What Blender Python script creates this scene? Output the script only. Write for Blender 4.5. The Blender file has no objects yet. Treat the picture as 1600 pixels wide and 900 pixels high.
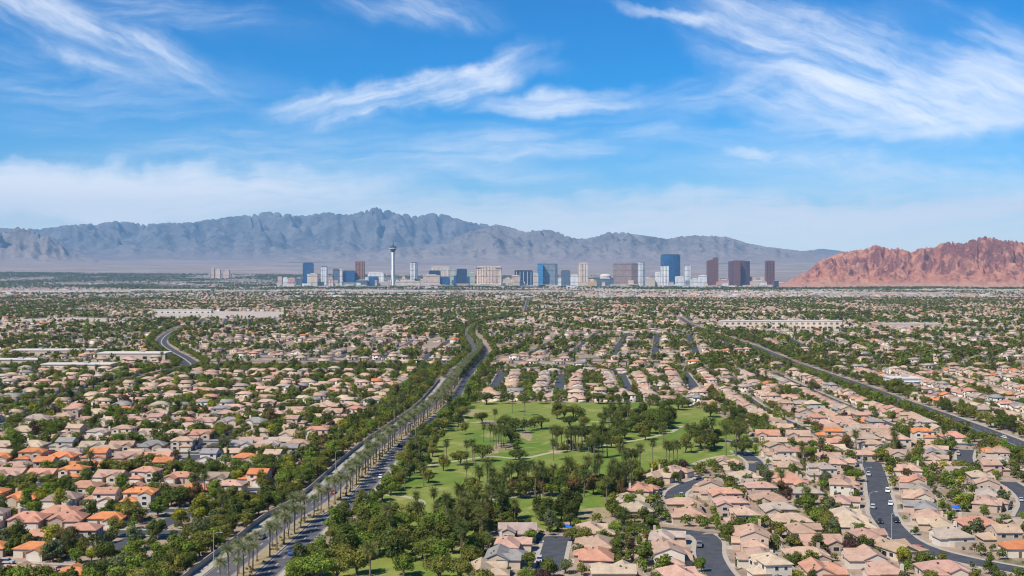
import bpy, math, random
import numpy as np

# ----------------------------------------------------------------------------
# camera, sky, sun, exposure
# ----------------------------------------------------------------------------
rng = np.random.default_rng(7)
random.seed(7)
F, EYE, HOR = 1800.0, 90.0, 432.0        # focal length (photo pixels), eye height (m), row of the true horizon
scene = bpy.context.scene
col = scene.collection
R = math.radians


def at(px, py):
    """The point of the flat valley floor that the photograph shows at a pixel: real ground metres."""
    d = py - HOR
    return (EYE * (px - 800.0) / d, EYE * F / d)


def top_z(py, dist):
    return EYE + (HOR - py) / F * dist


cam = bpy.data.cameras.new("camera")
cam.sensor_width = 36.0
cam.lens = 36.0 * F / 1600.0
cam.shift_y = -18.0 / 1600.0
cam.clip_start, cam.clip_end = 1.0, 120000.0
cam_o = bpy.data.objects.new("camera", cam)
col.objects.link(cam_o)
cam_o.location = (0, 0, EYE)
cam_o.rotation_euler = (R(90), 0, 0)
scene.camera = cam_o

SUN_EL, SUN_AZ = 49.0, 226.0             # azimuth clockwise from +Y: behind and to the left of the camera
SKY_STRENGTH, SUN_STRENGTH = 0.098, 5.0
scene.view_settings.view_transform = 'Standard'
scene.view_settings.look = 'None'
scene.view_settings.exposure = 0.38
scene.view_settings.gamma = 1.0
scene.view_settings.use_curve_mapping = False
scene.cycles.max_bounces = 6
scene.cycles.diffuse_bounces = 3
scene.cycles.glossy_bounces = 2
scene.cycles.transmission_bounces = 2
scene.cycles.volume_bounces = 0
scene.cycles.transparent_max_bounces = 6
scene.cycles.use_denoising = True
scene.cycles.pixel_filter_type = 'BLACKMAN_HARRIS'
scene.cycles.filter_width = 1.1
scene.cycles.sample_clamp_indirect = 6.0
scene.render.film_transparent = False

world = bpy.data.worlds.new("World")
scene.world = world
world.use_nodes = True
wt = world.node_tree
wt.nodes.clear()


class NT:
    """Short hand for node trees."""
    def __init__(self, tree):
        self.t = tree

    def put(self, sock, v):
        if isinstance(v, bpy.types.NodeSocket):
            self.t.links.new(v, sock)
        elif v is not None:
            if hasattr(sock.default_value, '__len__') and not hasattr(v, '__len__'):
                v = (v,) * len(sock.default_value)
            if hasattr(sock.default_value, '__len__') and len(sock.default_value) == 4 and len(v) == 3:
                v = (*v, 1.0)
            sock.default_value = v

    def node(self, typ, **kw):
        n = self.t.nodes.new(typ)
        for k, v in kw.items():
            setattr(n, k, v)
        return n

    def m(self, op, a, b=None, c=None, clamp=False):
        n = self.node('ShaderNodeMath', operation=op, use_clamp=clamp)
        for i, v in enumerate((a, b, c)):
            if v is not None:
                self.put(n.inputs[i], v)
        return n.outputs[0]

    def v(self, op, a, b=None):
        n = self.node('ShaderNodeVectorMath', operation=op)
        self.put(n.inputs[0], a)
        if b is not None:
            self.put(n.inputs[1], b)
        return n.outputs['Value'] if op in ('LENGTH', 'DOT_PRODUCT') else n.outputs[0]

    def xyz(self, x, y, z=0.0):
        n = self.node('ShaderNodeCombineXYZ')
        for i, q in enumerate((x, y, z)):
            self.put(n.inputs[i], q)
        return n.outputs[0]

    def sep(self, a):
        n = self.node('ShaderNodeSeparateXYZ')
        self.put(n.inputs[0], a)
        return n.outputs

    def noise(self, vec, scale=1.0, detail=4.0, rough=0.55, dist=0.0, color=False):
        n = self.node('ShaderNodeTexNoise')
        if vec is not None:
            self.put(n.inputs['Vector'], vec)
        self.put(n.inputs['Scale'], scale)
        self.put(n.inputs['Detail'], detail)
        self.put(n.inputs['Roughness'], rough)
        self.put(n.inputs['Distortion'], dist)
        return n.outputs['Color' if color else 'Fac']

    def rng(self, x, a, b, c=0.0, d=1.0, smooth=False):
        n = self.node('ShaderNodeMapRange')
        if smooth:
            n.interpolation_type = 'SMOOTHSTEP'
        for i, q in enumerate((x, a, b, c, d)):
            self.put(n.inputs[i], q)
        return n.outputs[0]

    def mix(self, fac, a, b, blend='MIX'):
        n = self.node('ShaderNodeMix', data_type='RGBA', blend_type=blend)
        self.put(n.inputs['Factor'], fac)
        self.put(n.inputs[6], a)
        self.put(n.inputs[7], b)
        return n.outputs[2]

    def rot(self, vec, ang):
        n = self.node('ShaderNodeVectorRotate', rotation_type='Z_AXIS')
        self.put(n.inputs['Vector'], vec)
        self.put(n.inputs['Angle'], ang)
        return n.outputs[0]


W = NT(wt)
sky = W.node('ShaderNodeTexSky')
sky.sky_type = 'NISHITA'
sky.sun_disc = False
sky.sun_elevation = R(SUN_EL)
sky.sun_rotation = R(SUN_AZ)
sky.altitude = 1200.0
sky.air_density = 1.0
sky.dust_density = 0.55
sky.ozone_density = 3.5
hs = W.node('ShaderNodeHueSaturation')
W.put(hs.inputs['Saturation'], 1.45)
W.put(hs.inputs['Value'], 1.0)
gm = W.node('ShaderNodeGamma')
W.put(gm.inputs['Color'], W.mix(1.0, sky.outputs[0], (0.2, 0.2, 0.2), 'MULTIPLY'))
W.put(gm.inputs['Gamma'], 1.30)
W.put(hs.inputs['Color'], W.mix(1.0, gm.outputs[0], (5.3, 5.3, 5.3), 'MULTIPLY'))

# cirrus: streaks at their bearing and elevation in the sky
dirn = W.node('ShaderNodeTexCoord').outputs['Generated']
dx, dy, dz = W.sep(dirn)
az = W.m('ARCTAN2', dx, dy)
el = W.m('ARCSINE', dz)
U = W.xyz(az, el)
warp = W.noise(U, 9.0, 5.0, 0.55, color=True)
warp = W.v('SUBTRACT', warp, (0.5, 0.5, 0.5))
warp2 = W.noise(U, 34.0, 4.0, 0.55, color=True)
warp2 = W.v('SUBTRACT', warp2, (0.5, 0.5, 0.5))
UW = W.v('ADD', U, W.v('MULTIPLY', warp, (0.075, 0.045, 0.0)))
UW = W.v('ADD', UW, W.v('MULTIPLY', warp2, (0.040, 0.022, 0.0)))


def streak(ang, sx, sy, detail=7.0, seed=0.0):
    q = W.rot(U, R(-ang))
    q = W.v('ADD', q, W.v('MULTIPLY', warp, (0.06, 0.035, 0.0)))
    q = W.v('MULTIPLY', q, (sx, sy, 1.0))
    q = W.v('ADD', q, (seed, seed * 1.7, seed))
    return W.noise(q, 1.0, detail, 0.62, 0.35)


def fibre(ang, seed):
    q = W.rot(U, R(-ang))
    q = W.v('ADD', q, W.v('MULTIPLY', warp, (0.05, 0.030, 0.0)))
    q = W.v('ADD', q, W.v('MULTIPLY', warp2, (0.02, 0.010, 0.0)))
    q = W.v('MULTIPLY', q, (16.0, 120.0, 1.0))
    q = W.v('ADD', q, (seed, seed, seed))
    return W.rng(W.noise(q, 1.0, 6.0, 0.6, 0.5), 0.28, 0.70, 0.40, 1.15)


FIBRE = {0: fibre(3, 2.2), 1: fibre(16, 5.5), -1: fibre(-26, 8.8)}
STREAKS = {0: streak(2, 5, 40, seed=1.3), 1: streak(15, 7, 42, seed=4.1), -1: streak(-24, 7, 38, seed=9.2)}


def sky_angles(px, py):
    x, y, z = (px - 800) / F, 1.0, (HOR - py) / F
    return math.atan2(x, y), math.asin(z / math.sqrt(x * x + y * y + z * z))


#        px   py   half length, half width, tilt (rising right +), strength, streak family, streak threshold
CLOUDS = [
    (120, 42, 250, 46, -19, 1.05, -1, .36), (230, 80, 190, 34, -14, .60, -1, .42), (300, 20, 240, 34, -6, .45, 0, .44),
    (120, 292, 460, 40, 1, 2.4, 0, .18), (20, 306, 380, 36, 0, 2.2, 0, .15), (330, 292, 340, 20, -1, .9, 0, .32),
    (85, 252, 60, 10, -8, .5, 0, .4),
    (640, 148, 215, 30, 11, 1.3, 1, .34), (765, 110, 95, 24, 24, .85, 1, .38), (540, 170, 130, 26, 5, .65, 1, .42),
    (880, 160, 140, 24, 3, 1.0, 0, .37), (650, 15, 150, 30, -8, .55, -1, .42),
    (1290, 100, 230, 80, -20, 1.0, -1, .36), (1430, 165, 260, 56, -4, 1.10, -1, .34), (1560, 95, 110, 62, -30, .75, -1, .40),
    (1230, 40, 170, 40, -30, .60, -1, .42), (1480, 195, 190, 22, 3, .8, 0, .36), (1120, 145, 170, 34, 10, .50, 1, .44), (1380, 60, 110, 60, 40, .5, -1, .44),
    (1020, 204, 80, 13, 4, .7, 0, .38), (1165, 239, 50, 10, 0, .75, 0, .36), (1060, 20, 110, 11, -10, .7, -1, .36),
    (1230, 332, 360, 24, 2, 1.0, 0, .34), (1470, 312, 300, 26, 3, .9, 0, .36), (1440, 268, 240, 24, -6, .75, -1, .38),
    (830, 240, 240, 36, 2, .50, 0, .40), (880, 285, 260, 28, -9, .55, 0, .40), (960, 312, 260, 22, 0, .7, 0, .34),
    (260, 190, 440, 95, -10, .45, 0, .42), (1250, 215, 320, 65, 0, .40, 0, .42), (600, 250, 520, 70, 4, .35, 0, .42),
    (330, 328, 700, 26, 1, .6, 0, .28), (1150, 350, 760, 30, 0, .7, 0, .26), (700, 326, 560, 26, 0, .4, 0, .3), (800, 392, 1700, 85, 0, 1.0, 0, .12), (1400, 330, 420, 18, 2, .9, 0, .28), (1100, 325, 200, 14, 2, .8, 0, .30), (1350, 285, 420, 50, 0, .40, 0, .36),
]
cover = None
for (px, py, hl, hw, tilt, st, fam, th) in CLOUDS:
    a0, e0 = sky_angles(px, py)
    q = W.v('SUBTRACT', UW, (a0, e0, 0.0))
    q = W.rot(q, R(-tilt))
    q = W.v('MULTIPLY', q, (F / hl, F / hw, 0.0))
    mask = W.rng(W.v('LENGTH', q), 1.28, 0.0, 0.0, 1.0, smooth=True)
    dens = W.rng(STREAKS[fam], th - 0.05, th + 0.40, 0.0, 1.0, smooth=True)
    dens = W.m('MULTIPLY_ADD', W.m('MULTIPLY', dens, FIBRE[fam]), 1.05, 0.07)
    one = W.m('MULTIPLY', W.m('MULTIPLY', mask, dens), st)
    cover = one if cover is None else W.m('ADD', cover, one)
# thin layers add up like stacked veils: 1 - exp(-x)
cover = W.m('SUBTRACT', 1.0, W.m('POWER', 2.718, W.m('MULTIPLY', cover, -1.45)))
cover = W.m('MULTIPLY', cover, 0.96)
CLOUD_WHITE = (9.6, 9.7, 9.9)
skycol = W.mix(cover, hs.outputs[0], CLOUD_WHITE)
bg = W.node('ShaderNodeBackground')
W.put(bg.inputs['Color'], skycol)
W.put(bg.inputs['Strength'], SKY_STRENGTH)
wo = W.node('ShaderNodeOutputWorld')
wt.links.new(bg.outputs[0], wo.inputs['Surface'])

sun = bpy.data.lights.new("sun", 'SUN')
sun.energy = SUN_STRENGTH
sun.angle = R(0.53)
sun.color = (1.0, 0.93, 0.82)
sun_o = bpy.data.objects.new("sun", sun)
col.objects.link(sun_o)
sun_o.location = (-400, -400, 900)
# sun lamp shines along -Z: tilt it so that it comes from bearing SUN_AZ at elevation SUN_EL
sun_o.rotation_euler = (R(90 - SUN_EL), 0, R(180 - SUN_AZ))

HAZE_DENSITY = 2.35e-5

# ----------------------------------------------------------------------------
# mesh helpers
# ----------------------------------------------------------------------------


def tag(o, label, cat, group=None, kind=None):
    o['label'] = label
    o['category'] = cat
    if group:
        o['group'] = group
    o['kind'] = kind or 'thing'
    return o


class Geo:
    """Vertices and faces of one part, with a material slot per face."""
    def __init__(self):
        self.v, self.f, self.m = [], [], []

    def face(self, pts, mat=0):
        n = len(self.v)
        self.v.extend(tuple(p) for p in pts)
        self.f.append(tuple(range(n, n + len(pts))))
        self.m.append(mat)

    def poly(self, verts, faces, mat=0):
        n = len(self.v)
        self.v.extend(tuple(p) for p in verts)
        for f in faces:
            self.f.append(tuple(n + i for i in f))
            self.m.append(mat)

    def box(self, x0, x1, y0, y1, z0, z1, mat=0, bottom=True):
        v = [(x0, y0, z0), (x1, y0, z0), (x1, y1, z0), (x0, y1, z0), (x0, y0, z1), (x1, y0, z1), (x1, y1, z1), (x0, y1, z1)]
        f = [(0, 1, 5, 4), (1, 2, 6, 5), (2, 3, 7, 6), (3, 0, 4, 7), (4, 5, 6, 7)]
        if bottom:
            f.append((3, 2, 1, 0))
        self.poly(v, f, mat)

    def prism(self, outline, z0, z1, mat=0, scale_top=1.0):
        """Upright prism on a ground outline (counter-clockwise)."""
        n = len(outline)
        cx = sum(p[0] for p in outline) / n
        cy = sum(p[1] for p in outline) / n
        lo = [(x, y, z0) for x, y in outline]
        hi = [(cx + (x - cx) * scale_top, cy + (y - cy) * scale_top, z1) for x, y in outline]
        f = [(i, (i + 1) % n, n + (i + 1) % n, n + i) for i in range(n)]
        f.append(tuple(range(n, 2 * n)))
        f.append(tuple(range(n - 1, -1, -1)))
        self.poly(lo + hi, f, mat)

    def tube(self, pts, radii, n=7, mat=0, cap=True):
        rings = []
        for i, p in enumerate(pts):
            p = np.array(p, float)
            a = np.array(pts[max(i - 1, 0)], float)
            b = np.array(pts[min(i + 1, len(pts) - 1)], float)
            t = b - a
            t /= np.linalg.norm(t)
            s = np.cross(t, (0, 0, 1.0) if abs(t[2]) < 0.9 else (1.0, 0, 0))
            s /= np.linalg.norm(s)
            u = np.cross(s, t)
            rings.append([tuple(p + radii[i] * (math.cos(k * 2 * math.pi / n) * s + math.sin(k * 2 * math.pi / n) * u)) for k in range(n)])
        v = [q for r in rings for q in r]
        f = []
        for i in range(len(pts) - 1):
            for k in range(n):
                f.append((i * n + k, i * n + (k + 1) % n, (i + 1) * n + (k + 1) % n, (i + 1) * n + k))
        if cap:
            f.append(tuple(range(n - 1, -1, -1)))
            f.append(tuple((len(pts) - 1) * n + k for k in range(n)))
        self.poly(v, f, mat)

    def mirrored(self):
        g = Geo()
        g.v = [(-x, y, z) for x, y, z in self.v]
        g.f = [tuple(reversed(f)) for f in self.f]
        g.m = list(self.m)
        return g

    def mesh(self, name, mats):
        me = bpy.data.meshes.new(name)
        me.from_pydata(self.v, [], self.f)
        for m in mats:
            me.materials.append(m)
        if len(mats) > 1:
            me.polygons.foreach_set('material_index', self.m)
        me.update()
        return me


def add(name, me, parent=None, loc=None, rz=None, color=None):
    o = bpy.data.objects.new(name, me)
    col.objects.link(o)
    if parent is not None:
        o.parent = parent
    if loc is not None:
        o.location = loc
    if rz is not None:
        o.rotation_euler = (0, 0, rz)
    if color is not None:
        o.color = (*color, 1.0)
    return o


def bulk(name, V, Q, T=None, mats=(), tintQ=None, tintT=None, smooth=False, mat_idx=None):
    """A mesh from arrays: quads Q and triangles T, with an optional colour per face."""
    V = np.asarray(V, np.float32)
    Q = np.zeros((0, 4), np.int32) if Q is None else np.asarray(Q, np.int32)
    T = np.zeros((0, 3), np.int32) if T is None else np.asarray(T, np.int32)
    me = bpy.data.meshes.new(name)
    me.vertices.add(len(V))
    me.vertices.foreach_set('co', V.ravel())
    nl = Q.size + T.size
    me.loops.add(nl)
    me.loops.foreach_set('vertex_index', np.concatenate([Q.ravel(), T.ravel()]).astype(np.int32))
    nf = len(Q) + len(T)
    me.polygons.add(nf)
    ls = np.concatenate([np.arange(len(Q)) * 4, Q.size + np.arange(len(T)) * 3]).astype(np.int32)
    me.polygons.foreach_set('loop_start', ls)
    for m in mats:
        me.materials.append(m)
    if mat_idx is not None:
        me.polygons.foreach_set('material_index', np.asarray(mat_idx, np.int32))
    me.update(calc_edges=True)
    if smooth:
        me.polygons.foreach_set('use_smooth', np.ones(nf, bool))
    if tintQ is not None or tintT is not None:
        a = np.concatenate([x for x in (tintQ, tintT) if x is not None and len(x)])
        a = np.concatenate([a, np.ones((len(a), 1))], 1).astype(np.float32)
        at_ = me.attributes.new('tint', 'FLOAT_COLOR', 'FACE')
        at_.data.foreach_set('color', a.ravel())
    me.update()
    return me


def empty(name, loc, rz=0.0):
    o = bpy.data.objects.new(name, None)
    o.empty_display_size = 0.5
    col.objects.link(o)
    o.location = loc
    o.rotation_euler = (0, 0, rz)
    return o


def curve(pts, step=6.0):
    """Catmull-Rom through ground points, resampled to about step metres."""
    P = [np.array(p, float) for p in pts]
    P = [2 * P[0] - P[1]] + P + [2 * P[-1] - P[-2]]
    out = []
    for i in range(1, len(P) - 2):
        n = max(2, int(np.linalg.norm(P[i + 1] - P[i]) / step))
        for k in range(n):
            t = k / n
            a, b, c, d = P[i - 1], P[i], P[i + 1], P[i + 2]
            out.append(0.5 * (2 * b + (c - a) * t + (2 * a - 5 * b + 4 * c - d) * t * t + (3 * b - a - 3 * c + d) * t ** 3))
    out.append(P[-2])
    return np.array(out)


def normals(line):
    t = np.gradient(line, axis=0)
    t /= np.linalg.norm(t, axis=1)[:, None] + 1e-9
    return np.stack([t[:, 1], -t[:, 0]], 1)          # to the right of the way


def strip(g, line, o0, o1, z0, z1=None, skirt=False, mat=0):
    """A ribbon along a line between two sideways offsets (a kerb's sides too with skirt)."""
    n = normals(line)
    z1 = z0 if z1 is None else z1
    a = line + n * o0
    b = line + n * o1
    for i in range(len(line) - 1):
        q = [(a[i][0], a[i][1], z0), (b[i][0], b[i][1], z1), (b[i + 1][0], b[i + 1][1], z1), (a[i + 1][0], a[i + 1][1], z0)]
        g.face(q, mat)
        if skirt:
            for e, z in ((a, z0), (b, z1)):
                g.face([(e[i][0], e[i][1], -0.05), (e[i + 1][0], e[i + 1][1], -0.05), (e[i + 1][0], e[i + 1][1], z), (e[i][0], e[i][1], z)], mat)


# vectorised value noise -----------------------------------------------------

def _hash(ix, iy, seed):
    h = (ix.astype(np.int64) * 374761393 + iy.astype(np.int64) * 668265263 + seed * 1442695041) & 0x7fffffff
    h = (h ^ (h >> 13)) * 1274126177 & 0x7fffffff
    return ((h ^ (h >> 16)) & 0xffffff) / float(0xffffff)


def vnoise(x, y, seed=0):
    ix, iy = np.floor(x), np.floor(y)
    fx, fy = x - ix, y - iy
    fx = fx * fx * fx * (fx * (fx * 6 - 15) + 10)
    fy = fy * fy * fy * (fy * (fy * 6 - 15) + 10)
    ix, iy = ix.astype(np.int64), iy.astype(np.int64)
    a = _hash(ix, iy, seed)
    b = _hash(ix + 1, iy, seed)
    c = _hash(ix, iy + 1, seed)
    d = _hash(ix + 1, iy + 1, seed)
    return (a * (1 - fx) + b * fx) * (1 - fy) + (c * (1 - fx) + d * fx) * fy


def fbm(x, y, octs=5, seed=0, gain=0.5):
    s, a, t = 0.0, 1.0, 0.0
    for o in range(octs):
        s = s + a * vnoise(x * 2 ** o + 17.3 * o, y * 2 ** o - 9.1 * o, seed + o)
        t += a
        a *= gain
    return s / t


def ridged(x, y, octs=6, seed=0, gain=0.52):
    s, a, t, w = 0.0, 1.0, 0.0, 1.0
    for o in range(octs):
        n = 1 - np.abs(2 * vnoise(x * 2.03 ** o + 31.7 * o, y * 2.03 ** o + 5.3 * o, seed + o) - 1)
        n = n * n * w
        w = np.clip(n * 1.6, 0.25, 1)
        s = s + a * n
        t += a
        a *= gain
    return s / t


# ----------------------------------------------------------------------------
# materials
# ----------------------------------------------------------------------------

def material(name):
    m = bpy.data.materials.new(name)
    m.use_nodes = True
    m.node_tree.nodes.clear()
    return m, NT(m.node_tree)


def surface(t, color, rough=0.9, spec=0.2, bump=None, strength=0.3, dist=0.1, metal=0.0):
    p = t.node('ShaderNodeBsdfPrincipled')
    t.put(p.inputs['Base Color'], color)
    t.put(p.inputs['Roughness'], rough)
    t.put(p.inputs['Specular IOR Level'], spec)
    t.put(p.inputs['Metallic'], metal)
    if bump is not None:
        b = t.node('ShaderNodeBump')
        t.put(b.inputs['Strength'], strength)
        t.put(b.inputs['Distance'], dist)
        t.put(b.inputs['Height'], bump)
        t.t.links.new(b.outputs[0], p.inputs['Normal'])
    o = t.node('ShaderNodeOutputMaterial')
    t.t.links.new(p.outputs[0], o.inputs['Surface'])
    return p


def pos(t):
    return t.node('ShaderNodeNewGeometry').outputs['Position']


def objcoord(t):
    return t.node('ShaderNodeTexCoord').outputs['Object']


def mat_plain(name, color, rough=0.85, var=0.12, scale=0.6, spec=0.2):
    m, t = material(name)
    n = t.noise(pos(t), scale, 5, 0.6)
    k = t.rng(n, 0.25, 0.75, 1 - var, 1 + var)
    surface(t, t.mix(1.0, color, t.xyz(k, k, k), 'MULTIPLY'), rough, spec)
    return m


def mat_object_tint(name, base=(1, 1, 1), tiles=False, rough=0.9, var=0.15, spec=0.15):
    """The thing's own colour (object colour) with weathering."""
    m, t = material(name)
    oi = t.node('ShaderNodeObjectInfo')
    p = pos(t)
    n = t.noise(p, 0.35, 6, 0.65)
    n2 = t.noise(p, 2.6, 3, 0.6)
    k = t.m('ADD', t.rng(n, 0.3, 0.7, -var, var), t.rng(n2, 0.3, 0.7, -var * .6, var * .6))
    k = t.m('ADD', k, 1.0)
    c = t.mix(1.0, oi.outputs['Color'], t.xyz(k, k, k), 'MULTIPLY')
    bump = None
    if tiles:
        z = t.sep(objcoord(t))[2]
        course = t.m('FRACT', t.m('MULTIPLY', z, 7.0))
        dark = t.rng(course, 0.0, 0.25, 0.80, 1.0)
        c = t.mix(1.0, c, t.xyz(dark, dark, dark), 'MULTIPLY')
        bump = t.m('ADD', course, n2)
    surface(t, c, rough, spec, bump, 0.5, 0.06)
    return m


def mat_attr_tint(name, rough=0.9, var=0.15, scale=0.35, spec=0.12):
    m, t = material(name)
    a = t.node('ShaderNodeAttribute', attribute_name='tint')
    n = t.noise(pos(t), scale, 5, 0.65)
    k = t.rng(n, 0.3, 0.7, 1 - var, 1 + var)
    surface(t, t.mix(1.0, a.outputs['Color'], t.xyz(k, k, k), 'MULTIPLY'), rough, spec)
    return m


def leaf_shader(m, t, c):
    d = t.node('ShaderNodeBsdfDiffuse')
    t.put(d.inputs['Color'], c)
    tr = t.node('ShaderNodeBsdfTranslucent')
    t.put(tr.inputs['Color'], t.mix(1.0, c, (1.25, 1.35, 0.7), 'MULTIPLY'))
    mx = t.node('ShaderNodeMixShader')
    t.put(mx.inputs[0], 0.28)
    t.t.links.new(d.outputs[0], mx.inputs[1])
    t.t.links.new(tr.outputs[0], mx.inputs[2])
    o = t.node('ShaderNodeOutputMaterial')
    t.t.links.new(mx.outputs[0], o.inputs['Surface'])


def mat_leaf(name, attr):
    m, t = material(name)
    if attr:
        c = t.node('ShaderNodeAttribute', attribute_name='tint').outputs['Color']
    else:
        c = t.node('ShaderNodeObjectInfo').outputs['Color']
    r = t.node('ShaderNodeNewGeometry').outputs['Random Per Island']
    k = t.rng(r, 0, 1, 0.60, 1.70)
    n = t.noise(pos(t), 0.45, 3, 0.5)
    hue = t.mix(t.rng(n, 0.35, 0.65), (1.12, 1.0, 0.85), (0.9, 1.03, 1.0))
    c = t.mix(1.0, c, hue, 'MULTIPLY')
    c = t.mix(1.0, c, t.xyz(k, k, k), 'MULTIPLY')
    leaf_shader(m, t, c)
    return m


M = {}
M['roof'] = mat_object_tint('roof_tile', tiles=True, var=0.20)
M['stucco'] = mat_object_tint('stucco', var=0.07)
M['housing'] = mat_attr_tint('housing_far', var=0.14)
M['leaf'] = mat_leaf('leaf', False)
M['leaf_far'] = mat_leaf('leaf_far', True)
M['paint'] = mat_object_tint('car_paint', rough=0.25, var=0.02, spec=0.6)
M['trim'] = mat_plain('white_trim', (0.66, 0.62, 0.55), 0.7, 0.05)
M['garage'] = mat_plain('garage_panel', (0.60, 0.53, 0.44), 0.7, 0.06)
M['door'] = mat_plain('door_paint', (0.16, 0.09, 0.06), 0.6, 0.1)
M['vent'] = mat_plain('vent_metal', (0.10, 0.09, 0.085), 0.6, 0.1)
M['bark'] = mat_plain('bark', (0.13, 0.095, 0.07), 0.95, 0.3, 2.0)
M['palm_bark'] = mat_plain('palm_bark', (0.17, 0.13, 0.10), 0.95, 0.3, 3.0)
M['thatch'] = mat_plain('dry_fronds', (0.24, 0.17, 0.09), 0.95, 0.3, 3.0)
M['concrete'] = mat_plain('concrete', (0.37, 0.325, 0.27), 0.9, 0.14, 0.3)
M['path'] = mat_plain('cart_path', (0.36, 0.33, 0.21), 0.9, 0.10, 0.3)
M['block'] = mat_plain('block_wall', (0.42, 0.35, 0.28), 0.95, 0.14, 0.5)
M['tyre'] = mat_plain('tyre_rubber', (0.02, 0.02, 0.02), 0.8, 0.1)
M['pole'] = mat_plain('pole_metal', (0.36, 0.36, 0.35), 0.5, 0.1)
M['marking'] = mat_plain('road_paint', (0.40, 0.39, 0.37), 0.8, 0.3, 0.8)
M['blue'] = mat_plain('blue_canvas', (0.02, 0.12, 0.55), 0.7, 0.1)
M['dirt'] = mat_plain('bare_dirt', (0.29, 0.23, 0.13), 0.95, 0.3, 0.25)
M['pale_dirt'] = mat_plain('pale_dirt', (0.43, 0.36, 0.295), 0.95, 0.15, 0.03)
m, t = material('window_glass')
surface(t, (0.025, 0.032, 0.04), 0.12, 0.6)
M['glass'] = m


def mat_asphalt(name, base, scale=0.25):
    m, t = material(name)
    p = pos(t)
    n = t.noise(p, scale, 6, 0.65)
    n2 = t.noise(p, 3.0, 2, 0.5)
    k = t.m('ADD', t.rng(n, 0.3, 0.7, 0.70, 1.30), t.rng(n2, 0.3, 0.7, -0.10, 0.10))
    surface(t, t.mix(1.0, base, t.xyz(k, k, k), 'MULTIPLY'), 0.85, 0.25, n2, 0.2, 0.02)
    return m


M['asphalt'] = mat_asphalt('street_asphalt', (0.062, 0.066, 0.076))
M['asphalt_grey'] = mat_asphalt('boulevard_asphalt', (0.098, 0.094, 0.100))

m, t = material('yard_ground')
p = pos(t)
a = t.noise(p, 0.018, 6, 0.6)
b = t.noise(p, 0.09, 6, 0.65)
c = t.noise(p, 0.9, 3, 0.6)
base = t.mix(t.rng(a, 0.35, 0.65), (0.265, 0.195, 0.14), (0.35, 0.27, 0.205))
base = t.mix(t.rng(b, 0.52, 0.66), base, (0.20, 0.155, 0.115))
base = t.mix(t.rng(b, 0.44, 0.34), base, (0.40, 0.33, 0.265))
green = t.m('MULTIPLY', t.rng(t.noise(p, 0.045, 5, 0.7, 0.4), 0.56, 0.66), 0.75)
base = t.mix(green, base, (0.085, 0.105, 0.035))
k = t.rng(c, 0.3, 0.7, 0.86, 1.14)
near = t.mix(1.0, base, t.xyz(k, k, k), 'MULTIPLY')
far = t.noise(t.v('MULTIPLY', p, (0.0006, 0.0016, 0.0)), 1.0, 7, 0.62)
far2 = t.noise(t.v('MULTIPLY', p, (0.0035, 0.006, 0.0)), 1.0, 6, 0.6)
desert = t.mix(t.rng(far, 0.38, 0.62), (0.235, 0.185, 0.165), (0.36, 0.29, 0.25))
desert = t.mix(t.rng(far2, 0.52, 0.68), desert, (0.15, 0.14, 0.115))
yy = t.v('LENGTH', t.v('MULTIPLY', p, (1, 1, 0)))
near = t.mix(t.rng(yy, 1500, 4500), near, t.mix(t.rng(far2, 0.40, 0.60), (0.10, 0.095, 0.06), (0.24, 0.19, 0.145)))
groundcol = t.mix(t.rng(yy, 9500, 15500), near, desert)
surface(t, groundcol, 0.95, 0.1, c, 0.3, 0.1)
M['ground'] = m

m, t = material('golf_turf')
p = pos(t)
a = t.noise(t.v('MULTIPLY', p, (0.018, 0.009, 0)), 1.0, 6, 0.6, 0.6)
b = t.noise(p, 0.12, 6, 0.65)
c = t.noise(p, 1.2, 3, 0.6)
base = t.mix(t.rng(a, 0.38, 0.60), (0.105, 0.172, 0.024), (0.200, 0.222, 0.050))
base = t.mix(t.rng(a, 0.60, 0.72), base, (0.36, 0.315, 0.145))
base = t.mix(t.m('MULTIPLY', t.rng(b, 0.50, 0.66), 0.5), base, (0.095, 0.15, 0.03))
base = t.mix(t.m('MULTIPLY', t.rng(b, 0.42, 0.32), 0.35), base, (0.25, 0.25, 0.09))
base = t.mix(t.m('MULTIPLY', t.rng(t.noise(p, 0.035, 7, 0.7, 1.2), 0.55, 0.64), 0.7), base, (0.30, 0.27, 0.10))
stripe = t.m('SINE', t.m('MULTIPLY', t.sep(t.rot(p, R(35)))[0], 0.55))
k = t.m('ADD', t.rng(c, 0.3, 0.7, 0.88, 1.12), t.m('MULTIPLY', stripe, 0.05))
surface(t, t.mix(1.0, base, t.xyz(k, k, k), 'MULTIPLY'), 0.95, 0.1, c, 0.4, 0.08)
M['turf'] = m


def mat_rock(name, c0, c1, c2, sc, bump_d, lowcol=None, low=(0, 1), steep=None):
    m, t = material(name)
    g = t.node('ShaderNodeNewGeometry')
    p = g.outputs['Position']
    a = t.noise(p, sc, 8, 0.65)
    b = t.noise(t.v('MULTIPLY', p, (sc * 3, sc * 3, sc * 9)), 1.0, 6, 0.65, 0.5)
    base = t.mix(t.rng(a, 0.36, 0.62), c0, c1)
    base = t.mix(t.m('MULTIPLY', t.rng(b, 0.50, 0.66), 0.8), base, c2)
    if lowcol:
        z = t.m('ADD', t.sep(p)[2], t.m('MULTIPLY', a, (low[1] - low[0]) * 0.6))
        base = t.mix(t.rng(z, low[1] * 1.3, low[0]), base, lowcol)
    if steep:
        nz = t.sep(g.outputs['True Normal'])[2]
        base = t.mix(t.rng(t.m('ADD', nz, t.m('MULTIPLY', a, .25)), 0.74, 0.40), base, steep)
    h = t.m('ADD', t.noise(p, sc * 6, 8, 0.7), t.m('MULTIPLY', b, 0.6))
    surface(t, base, 0.95, 0.1, h, 1.0, bump_d)
    return m


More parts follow.
